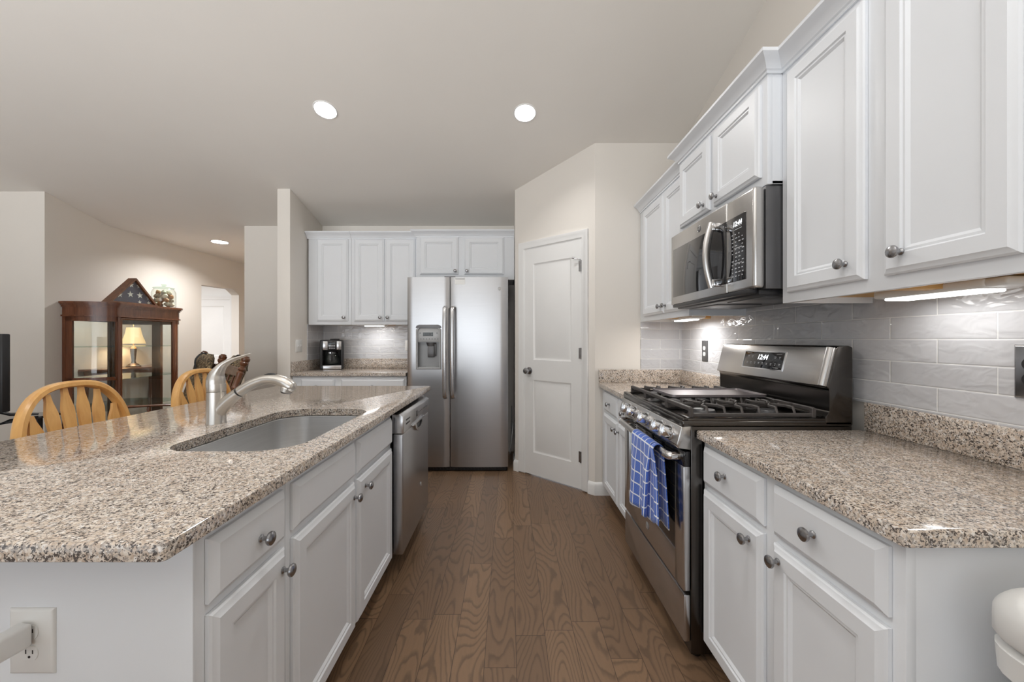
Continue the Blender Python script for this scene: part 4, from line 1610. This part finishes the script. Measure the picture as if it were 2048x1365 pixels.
mb.tube(curve([(cx, y0 + .02, zb + .180), (cx, y0 - .004, zb + .172), (cx, y0 - .012, zb + .13), (cx, y0 - .004, zb + .085)], 5), .009, 10)
obj('carafe_handle', mb, BLACK, cf)
mb = MB().lathe([(.0545, .117), (.057, .117), (.057, .126), (.0545, .126)], Matrix.Translation(V((cx, y0 + .068, zb + .050))), 28, False)
obj('carafe_band', mb, CHROME, cf)
t.location = (-1.850, 4.082, zb + .0005)
t.rotation_euler = (0, 0, math.radians(22))

# ------------------------------------------------------------------ trash can
t = thing('trash_can', 'white plastic trash can at the lower right corner beside the base cabinet', 'trash can', (1.03, .42, 0))
Mt = Matrix.Translation(V((1.037, .385, .022))) @ Matrix.Rotation(math.radians(-7), 4, 'Z')
def rl(hx_, hy_, z, r=.05):
    return [Mt @ V((p[0], p[1], z)) for p in rounded(-hx_, hx_, -hy_, hy_, r, 5)]
mb = MB()
mb.quadstrip([rl(.20, .17, -.022), rl(.235, .215, -.014), rl(.258, .240, .66), rl(.272, .254, .665, .06), rl(.274, .256, .705, .06), rl(.262, .244, .71, .06)], True, True, True)
obj('bin', mb, WHITE, t)
mb = MB()
lr = [rl(.262, .244, .716, .06), rl(.272, .254, .719, .06), rl(.276, .258, .726, .06)]
for k in range(0, 10):
    a = .5 * PI * k / 9
    lr.append(rl(.276 - .058 * (1 - math.cos(a)), .258 - .058 * (1 - math.cos(a)), .750 + .056 * math.sin(a), .06 - .02 * k / 9))
mb.quadstrip(lr, True, True, True)
ld = obj('lid', mb, WHITE, t, 60)
mb = MB()
lr = []
for k in range(0, 10):
    a = .5 * PI * k / 9
    lr.append(rl(.224 - .03 * (1 - math.cos(a)), .262 - .056 * (1 - math.cos(a)), .748 + .0605 * math.sin(a), .03))
mb.quadstrip([rl(.224, .262, .728, .03)] + lr, True, True, True)
obj('flap', mb, WHITE, ld, 60)

# ------------------------------------------------------------------ counter stools
def make_stool(loc, label):
    x, y, z = loc
    t = thing('counter_stool', label, 'stool', loc, 'oak counter stools')
    sh = .62
    mb = MB()
    loops = []
    for ins, zz_ in ((.02, sh - .038), (.0, sh - .025), (.0, sh - .008), (.012, sh)):
        loops.append([V((x + .02 + (.205 - ins) * math.cos(a) * (1 if math.cos(a) < 0 else 1.02), y + (.215 - ins) * math.sin(a) , z + zz_)) for a in [2 * PI * k / 40 for k in range(40)]])
    mb.quadstrip(loops, True, True, True)
    obj('seat', mb, OAK, t)
    tilt = .16
    def bp(dy, h):
        return V((x - .165 - tilt * h, y + dy, z + sh + h))
    mb = MB()
    RW, RH_ = .247, .398
    path = []
    for k in range(41):
        a = PI * k / 40
        c, s_ = math.cos(a), math.sin(a)
        path.append(bp(-RW * (abs(c) ** .72) * (1 if c > 0 else -1) * (1.0 - .10 * (1 - s_) ** 2), -.012 + (RH_ + .012) * (s_ ** .80)))
    up = V((1, 0, tilt)).normalized()
    loops = []
    for i, p in enumerate(path):
        tn = (path[min(i + 1, 40)] - path[max(i - 1, 0)]).normalized()
        a = up; b = tn.cross(a).normalized()
        cs = [(.021, -.010), (.021, .006), (.014, .015), (-.006, .017), (-.019, .013), (-.021, -.004), (-.017, -.014), (.0, -.015), (.015, -.014)]
        loops.append([p + a * u + b * (-v) for u, v in cs])
    mb.quadstrip(loops, True, True, True)
    obj('bow', mb, OAK, t)
    for k in range(6):
        dy = -.165 + k * .066
        top = RH_ * (max(0.0, 1 - (abs(dy * 1.13) / RW) ** 2.7) ** (1 / 2.0)) * .975
        mb = MB()
        lp = []
        for f, wd in ((0, .010), (.2, .013), (.48, .021), (.68, .0245), (.76, .024), (.91, .012), (1.0, .0095)):
            c = bp(dy * (.80 + .20 * f * 1.25), top * f)
            th_ = .0065
            lp.append([c + V((th_, -wd, 0)), c + V((th_, wd, 0)), c + V((-th_, wd, 0)), c + V((-th_, -wd, 0))])
        mb.quadstrip(lp, True, True, True)
        obj('slat', mb, OAK, t)
    feet = []
    for sx in (-1, 1):
        for sy in (-1, 1):
            top = V((x + .02 + sx * .12, y + sy * .125, z + sh - .03)); bot = V((x + .02 + sx * .19, y + sy * .20, z))
            d = bot - top
            M = Matrix.Translation(top) @ d.to_track_quat('Z', 'Y').to_matrix().to_4x4()
            L = d.length
            mb = MB().lathe([(.014, 0), (.017, L * .2), (.014, L * .24), (.022, L * .38), (.015, L * .52), (.021, L * .58), (.018, L * .8), (.013, L)], M, 12)
            obj('leg', mb, OAK, t)
            feet.append((top, bot))
    mb = MB()
    for a, b, f in ((0, 1, .70), (2, 3, .62), (0, 2, .78), (1, 3, .78)):
        p = feet[a][0].lerp(feet[a][1], f); q = feet[b][0].lerp(feet[b][1], f)
        mb.tube([p, p.lerp(q, .5), q], [.009, .014, .009], 10)
    obj('stretcher', mb, OAK, t)
    return t


s1 = make_stool((-1.795, 1.805, 0), 'golden oak bow-back counter stool nearest the television')
dup(s1, (-1.795, 2.553, 0), 'golden oak bow-back counter stool behind the faucet, next to the rocker')

# ------------------------------------------------------------------ wooden rocker behind the stools
P3, P1 = V((-2.215, 3.124, 0)), V((-3.255, 4.024, 0))
ud = (P1 - P3).normalized()
fd = V((-ud.y, ud.x, 0))          # facing direction
if fd.x > 0:
    fd = -fd
t = thing('rocking_chair', 'dark turned-wood double rocker behind the counter stools', 'chair', ((P3 + P1) / 2 + fd * .3))
Lr = (P1 - P3).length


def rp(a, f, h):
    return P3 + ud * a + fd * f + V((0, 0, h))


mb = MB()
for a in (.05, Lr / 2, Lr - .05):
    pts = [rp(a, .62 + .0 * k - .9 + (k - 4) * .11 + .75, 0.035 + .012 * (k - 4) ** 2 * .5) for k in range(9)]
    mb.tube(curve(pts, 3), .018, 10, .8, 1.1, up=(0, 0, 1))
obj('rocker', mb, DWOOD, t)
mb = MB()
lo = [rp(.02, .20, .40), rp(Lr - .02, .20, .40), rp(Lr - .02, .68, .43), rp(.02, .68, .43)]
mb.quadstrip([lo, [p + V((0, 0, .035)) for p in lo]], True, True, True)
obj('seat', mb, DWOOD, t)
POST = [(.016, 0), (.020, .04), (.020, .16), (.026, .18), (.020, .20), (.028, .30), (.024, .40), (.018, .42), (.027, .44), (.018, .46), (.026, .56), (.028, .66), (.020, .68), (.029, .70), (.022, .72), (.026, .80), (.030, .83), (.018, .845), (.030, .858), (.030, .868), (.019, .880), (.019, .888), (.031, .902), (.034, .918), (.028, .928), (.034, .938), (.034, .958), (.024, .966), (.024, .974), (.0001, .98)]
tops = []
for a in (0, Lr * .49, Lr):
    bot = rp(a, .20, .20); top = rp(a, -.10, 1.088 if a < Lr * .6 else 1.104)
    d = top - bot
    k = d.length / .98
    M = Matrix.Translation(bot) @ d.to_track_quat('Z', 'Y').to_matrix().to_4x4()
    mb = MB().lathe([(r * .95, z_ * k) for r, z_ in POST], M, 16)
    obj('back_post', mb, DWOOD, t)
    tops.append((bot, top))
mb = MB()
for i in (0, 1):
    for f0, f1 in ((.82, .885), (.38, .44)):
        a0 = tops[i][0].lerp(tops[i][1], f0); a1 = tops[i][0].lerp(tops[i][1], f1)
        b0 = tops[i + 1][0].lerp(tops[i + 1][1], f0); b1 = tops[i + 1][0].lerp(tops[i + 1][1], f1)
        off = fd * .010
        lp = [a0, b0, b1, (a1 + b1) / 2 + V((0, 0, .012)), a1]
        mb.quadstrip([[p + off for p in lp], [p - off for p in lp]], True, True, True)
obj('back_rail', mb, DWOOD, t)
for i in (0, 1):
    for k in range(1, 5):
        f = k / 5
        p = tops[i][0].lerp(tops[i][1], .42).lerp(tops[i + 1][0].lerp(tops[i + 1][1], .42), f)
        q = tops[i][0].lerp(tops[i][1], .82).lerp(tops[i + 1][0].lerp(tops[i + 1][1], .82), f)
        mb = MB().tube([p, p.lerp(q, .3), p.lerp(q, .5), p.lerp(q, .7), q], [.007, .012, .008, .012, .007], 10)
        obj('spindle', mb, DWOOD, t)
for a in (.0, Lr):
    mb = MB()
    arm = curve([rp(a, .09, .560), rp(a, .22, .575), rp(a, .38, .585), rp(a, .50, .592), rp(a, .56, .585)], 5)
    mb.tube(arm, [.020 + .012 * max(0, (k / (len(arm) - 1) - .4)) for k in range(len(arm))], 12, 1.35, .55, up=(0, 0, 1))
    obj('arm', mb, DWOOD, t)
    for f in (.34, .50):
        mb = MB().tube([rp(a, f, .43), rp(a, f, .48), rp(a, f, .51), rp(a, f, .55), rp(a, f, .585)], [.012, .020, .012, .018, .011], 12)
        obj('arm_support', mb, DWOOD, t)
for a in (.05, Lr - .05):
    for f in (.24, .62):
        mb = MB().tube([rp(a, f, .06), rp(a, f, .20), rp(a, f, .28), rp(a, f, .41)], [.014, .022, .015, .018], 12)
        obj('leg', mb, DWOOD, t)


def cushion(i, label, sd=1.0):
    b0, b1 = tops[i]
    c0, c1 = tops[i + 1]
    mb = MB()
    n, m = 14, 16
    side = fd * sd
    fr, bk = [], []
    for s_ in (1, -1):
        g = []
        for j in range(m + 1):
            fv = .28 + .745 * j / m
            row = []
            for k in range(n + 1):
                fu = .06 + .88 * k / n
                sq = 1 - .30 * max(0, (fv - .84) / .185) ** 2.5
                fu = .5 + (fu - .5) * sq
                p = b0.lerp(b1, fv * .965).lerp(c0.lerp(c1, fv * .965), fu)
                e = (math.sin(PI * k / n) ** .4) * (math.sin(PI * j / m) ** .35)
                tuft = .75 + .25 * abs(math.sin(3 * PI * j / m))
                roll = .035 * max(0, (fv - .80) / .2)
                row.append(p + side * (.045 + s_ * (.032 + roll) * e * tuft) + V((0, 0, .02 * e * max(0, (fv - .8) / .2))))
            g.append([mb.bm.verts.new(q) for q in row])
        for j in range(m):
            for k in range(n):
                mb.bm.faces.new((g[j][k], g[j][k + 1], g[j + 1][k + 1], g[j + 1][k]))
    bmesh.ops.remove_doubles(mb.bm, verts=mb.bm.verts, dist=.0008)
    o = obj('cushion', mb, CAMO, None, 80)
    tag(o, label, 'cushion', 'camouflage chair cushions')
    mb = MB()
    p = b0.lerp(b1, .90).lerp(c0.lerp(c1, .90), .5)
    mb.tube(curve([p + side * .005, p + side * .010 + V((0, 0, .05)), p + side * .06 + V((0, 0, .085)), p + side * .115 + V((0, 0, .03)), p + side * .12 + V((0, 0, -.06))], 5), .005, 8, 1.6, .6)
    s2 = obj('tie_strap', mb, BLACK, o)


cushion(1, 'padded camouflage cushion on the far half of the dark wooden rocker')
cushion(0, 'padded camouflage cushion on the near half of the dark wooden rocker, behind the faucet handle', -1.0)

# ------------------------------------------------------------------ curio cabinet, flag case, jar
CXb, CXf, CY0, CY1 = XL + .004, -3.97, 3.975, 4.66


def curio_outline(off=0.0, n=20):
    d = CXf - CXb + off
    out = []
    r0, r1 = .165 + off, .19 + off
    for k in range(n + 1):
        a = .5 * PI * k / n
        out.append((CXb + d * math.sin(a), CY0 - r0 * math.cos(a)))
    for k in range(n + 1):
        a = .5 * PI * k / n
        out.append((CXb + d * math.cos(a), CY1 + r1 * math.sin(a)))
    return out


def curio_slab(mb, off, z0, z1, bev=0.0):
    mb.prism(curio_outline(off), z0, z1, 'z', bev=bev)


def band(mb, i0, i1, z0, z1, off=0.0, th=.022):
    o = curio_outline(off)[i0:i1 + 1]
    inn = curio_outline(off - th)[i0:i1 + 1]
    mb.prism(o + list(reversed(inn)), z0, z1, 'z')


t = thing('curio_cabinet', 'cherry wood glass-front curio cabinet with curved sides against the left wall', 'cabinet', ((CXb + CXf) / 2, (CY0 + CY1) / 2, 0))
mb = MB()
curio_slab(mb, .035, 1.578, 1.598, .004); curio_slab(mb, .022, 1.562, 1.580, .004); curio_slab(mb, .010, 1.545, 1.564)
obj('cornice', mb, CHERRY, t)
mb = MB()
band(mb, 0, 41, 1.462, 1.547, 0, .03)
band(mb, 0, 41, 1.452, 1.466, .014, .03)
obj('frieze', mb, CHERRY, t)
mb = MB()
curio_slab(mb, .0, .0, .10); curio_slab(mb, .018, .10, .13, .004); curio_slab(mb, -.002, .13, .16)
obj('base', mb, CHERRY, t)
mb = MB()
band(mb, 0, 1, .16, 1.455, 0, .03)
band(mb, 19, 20, .16, 1.455, 0, .03)
mb.box(CXf - .03, CXf, CY0, CY0 + .014, .16, 1.455, .002)
mb.box(CXf - .03, CXf, CY1 - .03, CY1, .16, 1.455, .002)
band(mb, 21, 22, .16, 1.455, 0, .03)
band(mb, 39, 41, .16, 1.455, 0, .03)
obj('post', mb, CHERRY, t)
# curved glass door on the near side: two panes with rails
mb = MB()
band(mb, 1, 19, 1.405, 1.452, -.002, .02); band(mb, 1, 19, .812, .846, -.002, .02); band(mb, 1, 19, .16, .21, -.002, .02)
band(mb, 1, 3, .16, 1.452, -.002, .02); band(mb, 18, 19, .16, 1.452, -.002, .02)
cdoor = obj('side_door', mb, CHERRY, t)
mb = MB(); band(mb, 1, 19, .846, 1.405, -.009, .004); band(mb, 1, 19, .21, .812, -.009, .004)
obj('pane', mb, GLASS, cdoor)
mb = MB().lathe([(.0001, 0), (.006, 0), (.005, .012), (.012, .018), (.012, .024), (.0001, .028)], Matrix.Translation(V((CXf - .02, CY0 - .012, .835))) @ Matrix.Rotation(PI / 2, 4, 'X'), 14)
obj('knob', mb, DWOOD, cdoor)
mb = MB(); band(mb, 22, 39, 1.405, 1.452, -.002, .02); band(mb, 22, 39, .16, .21, -.002, .02)
cd2 = obj('side_frame', mb, CHERRY, t)
mb = MB(); band(mb, 22, 39, .21, 1.405, -.009, .004)
obj('pane', mb, GLASS, cd2)
mb = MB()
Mfr = frame(V((CXf - .020, CY0 + .012, .16)), (0, 1, 0))
wf, hf = CY1 - CY0 - .042, 1.292
mb.sweep(Mfr, [(0, 0), (wf, 0), (wf, hf), (0, hf)], [(-.026, 0), (0, 0), (0, .018), (-.006, .022), (-.018, .020), (-.026, .012)], True)
fdoor = obj('front_door', mb, CHERRY, t)
mb = MB().box(CXf - .016, CXf - .012, CY0 + .034, CY1 - .052, .19, 1.426)
obj('pane', mb, GLASS, fdoor)
mb = MB().box(CXb, CXb + .006, CY0 - .150, CY1 + .17, .16, 1.545)
obj('mirror_back', mb, MIRROR, t)
for z in (.50, .81, 1.145):
    mb = MB(); curio_slab(mb, -.035, z, z + .007)
    obj('shelf', mb, GLASSG, t)

t = thing('flag_case', 'triangular wooden case with a folded star-spangled flag on top of the curio cabinet', 'flag case', (-4.045, 4.18, 1.598))
fy0, fy1, fx0, fx1 = 3.905, 4.455, -4.09, -4.0
ap = ((fy0 + fy1) / 2 + .01, 1.598 + .285)
mb = MB()
Z0 = 1.599
tri = [(fy0, Z0), (fy1, Z0), ap]
def inset(tr, d):
    cx_ = sum(p[0] for p in tr) / 3
    out = []
    n_ = len(tr)
    for i in range(n_):
        p0, p1, p2 = V(tr[i - 1]), V(tr[i]), V(tr[(i + 1) % n_])
        e0 = (p1 - p0).normalized(); e1 = (p2 - p1).normalized()
        n0 = V((-e0.y, e0.x)); n1 = V((-e1.y, e1.x))
        m_ = (n0 + n1); m_ = m_ / m_.dot(n1)
        out.append((p1.x + m_.x * d, p1.y + m_.y * d))
    return out
ti = inset(tri, .020)
Lo = [[V((fx0, a, b)) for a, b in tri], [V((fx1, a, b)) for a, b in tri], [V((fx1 - .004, a, b)) for a, b in inset(tri, .016)], [V((fx1 - .016, a, b)) for a, b in ti], [V((fx0 + .004, a, b)) for a, b in ti]]
mb.quadstrip(Lo, True, True, True)
obj('frame', mb, DWOOD, t)
mb = MB().prism(inset(tri, .021), fx0 + .006, fx1 - .024, 'x')
fl = obj('folded_flag', mb, NAVY, t)
mb = MB()
def star(cy_, cz_, r, rot=0):
    pts = []
    for k in range(10):
        a = PI / 2 + rot + k * PI / 5
        rr = r if k % 2 == 0 else r * .40
        q = (cy_ + rr * math.cos(a), cz_ + rr * math.sin(a))
        pts.append(q)
    # keep inside the triangle window
    for q in pts:
        ok = True
        n_ = 3
        for i in range(3):
            p0, p1 = V(ti[i]), V(ti[(i + 1) % 3])
            e = (p1 - p0).normalized()
            if V((-e.y, e.x)).dot(V(q) - p0) < .0015:
                ok = False
        if not ok:
            # clamp point towards the centre of the window
            pass
    cl = []
    cen = V(((ti[0][0] + ti[1][0] + ti[2][0]) / 3, (ti[0][1] + ti[1][1] + ti[2][1]) / 3))
    for q in pts:
        q = V(q)
        for i in range(3):
            p0, p1 = V(ti[i]), V(ti[(i + 1) % 3])
            e = (p1 - p0).normalized(); nn = V((-e.y, e.x))
            dd_ = nn.dot(q - p0)
            if dd_ < .002:
                q = q + nn * (.002 - dd_)
        cl.append((q.x, q.y))
    mb.prism(cl, fx1 - .0245, fx1 - .0225, 'x')
for (dy_, dz_, r_) in ((-.045, .105, .036), (.062, .105, .036), (-.158, .088, .032), (.165, .09, .028), (-.035, .205, .030), (.05, .205, .028), (.06, .030, .024), (.165, .030, .024)):
    star(ap[0] + dy_, Z0 + dz_, r_, .1)
obj('stars', mb, STARW, fl)
mb = MB().prism(inset(tri, .0205), fx1 - .019, fx1 - .017, 'x')
obj('glass_front', mb, GLASS, t)

jx, jy, jz = -4.05, 4.575, 1.599
t = thing('glass_jar', 'lidded glass jar of shells on the right end of the curio cabinet', 'jar', (jx, jy, jz))
mb = MB().lathe([(.0001, 0), (.108, 0), (.114, .01), (.114, .17), (.105, .198), (.092, .215), (.092, .222), (.089, .222), (.089, .214), (.102, .195), (.111, .168), (.111, .012), (.105, .004), (.0001, .004)], Matrix.Translation(V((jx, jy, jz))), 32)
obj('jar_body', mb, GLASS, t)
mb = MB().lathe([(.0001, .222), (.100, .222), (.102, .227), (.090, .232), (.03, .240), (.016, .246), (.014, .252), (.026, .260), (.024, .270), (.0001, .274)], Matrix.Translation(V((jx, jy, jz))), 28)
obj('lid', mb, GLASSG, t)
SHELL = [simple('shell_cream', lin(232, 220, 200), .5, 0, .12, 30), simple('shell_brown', lin(182, 134, 92), .5, 0, .25, 40), simple('shell_grey', lin(178, 166, 146), .5, 0, .3, 40)]
k_ = 0
for z_ in (.032, .078, .125, .168):
    for q in range(6):
        a = q * PI / 3 + z_ * 20
        rr = .068 if z_ < .16 else .055
        mb = MB()
        M = Matrix.Rotation(random.uniform(0, 6), 4, 'Z') @ Matrix.Rotation(random.uniform(-1, 1), 4, 'X')
        n_ = 12
        pr = [(.0001, -.038), (.012, -.034), (.026, -.018), (.031, .0), (.024, .012), (.018, .018), (.012, .026), (.006, .032), (.0001, .038)]
        mb.lathe([(r * 1.0, zz2) for r, zz2 in pr], Matrix.Translation(V((jx + rr * math.cos(a), jy + rr * math.sin(a), jz + z_ + .006))) @ M @ Matrix.Diagonal((1, .8, .85, 1)), n_)
        o = obj('seashell', mb, SHELL[k_ % 3])
        tag(o, ('cream', 'brown', 'grey-brown')[k_ % 3] + ' seashell inside the lidded glass jar on the curio cabinet', 'shell', ('cream', 'brown', 'grey-brown')[k_ % 3] + ' seashells in the jar')
        k_ += 1

# ------------------------------------------------------------------ console table and lamp in the hall (seen in the curio mirror)
lx, ly = -3.12, 5.816
t = thing('console_table', 'dark console table in the hall, seen in the curio cabinet mirror', 'table', (lx, ly, 0))
mb = MB().box(lx - .20, lx + .222, ly - .55, ly + .55, .785, .815, .006)
obj('tabletop', mb, CHERRY, t)
mb = MB().box(lx - .17, lx + .20, ly - .50, ly + .50, .68, .786, .004)
obj('apron', mb, CHERRY, t)
for a in (-.16, .19):
    for b in (-.48, .48):
        mb = MB().tube(curve([(lx + a, ly + b, .70), (lx + a - .01, ly + b, .60), (lx + a + .006, ly + b, .30), (lx + a, ly + b, .0)], 6), [.034 - .018 * k / 18 for k in range(19)], 12)
        obj('leg', mb, CHERRY, t)
t = thing('table_lamp', 'lit table lamp with cream bell shade, seen in the curio cabinet mirror', 'lamp', (lx, ly, .815))
Ml = Matrix.Translation(V((lx, ly, .816)))
mb = MB().lathe([(.0001, 0), (.085, 0), (.088, .012), (.070, .026), (.060, .040), (.034, .055), (.026, .075), (.024, .09), (.030, .15), (.036, .23), (.040, .27), (.030, .285), (.022, .30), (.012, .31), (.010, .36), (.0001, .36)], Ml, 24)
obj('base', mb, simple('lamp_bronze', lin(110, 92, 72), .35, .6, .2, 30), t)
LSH = NT('lamp_shade')
LSH.p.inputs['Base Color'].default_value = lin(236, 214, 176)
LSH.p.inputs['Emission Color'].default_value = lin(255, 205, 140)
LSH.p.inputs['Emission Strength'].default_value = .5
LSH.p.inputs['Roughness'].default_value = .8
mb = MB().lathe([(.138, .345), (.126, .39), (.108, .44), (.092, .50), (.082, .56), (.078, .585), (.076, .585), (.080, .56), (.090, .50), (.106, .44), (.124, .39), (.136, .345)], Ml, 28, False)
obj('lamp_shade', mb, LSH.m, t)
mb = MB().lathe([(.0001, .585), (.006, .585), (.006, .62), (.012, .63), (.0001, .645)], Ml, 12)
obj('finial', mb, KNOB, t)
pl = bpy.data.lights.new('lamp_bulb', 'POINT'); pl.energy = 4.5; pl.color = (1, .82, .58); pl.shadow_soft_size = .04
o = bpy.data.objects.new('lamp_bulb', pl); o.location = (lx, ly, 1.26); COL.objects.link(o)

# ------------------------------------------------------------------ television and its stand
t = thing('television', 'black flat television at the left edge of the picture', 'television', (-3.5, 2.33, .745))
mb = MB().box(-4.12, -3.005, 2.312, 2.352, .790, 1.258, .006)
obj('frame', mb, BLACK, t)
mb = MB().box(-4.105, -3.020, 2.3095, 2.313, .806, 1.245)
obj('screen', mb, BLACKG, t)
for x in (-3.95, -3.10):
    mb = MB()
    mb.tube([(x, 2.33, .80), (x + .03, 2.26, .762), (x + .12, 2.18, .752)], [.010, .009, .006], 10)
    mb.tube([(x, 2.335, .80), (x + .03, 2.40, .762), (x + .12, 2.47, .752)], [.010, .009, .006], 10)
    obj('foot', mb, BLACK, t)
t = thing('television_stand', 'black television stand with glass shelves at the left edge', 'television stand', (-3.5, 2.33, 0))
mb = MB().prism(rounded(-4.2, -2.93, 2.06, 2.58, .03, 4), .732, .744, 'z')
obj('glass_top', mb, BLACKG, t)
mb = MB().prism(rounded(-4.15, -2.98, 2.10, 2.56, .03, 4), .36, .370, 'z')
obj('glass_shelf', mb, BLACKG, t)
mb = MB().prism(rounded(-4.15, -2.98, 2.10, 2.56, .03, 4), .05, .060, 'z')
obj('glass_shelf', mb, BLACKG, t)
for x in (-4.10, -3.03):
    for y in (2.15, 2.51):
        mb = MB().cyl((x, y, 0), (x, y, .732), .02, seg=14)
        obj('leg', mb, BLACK, t)
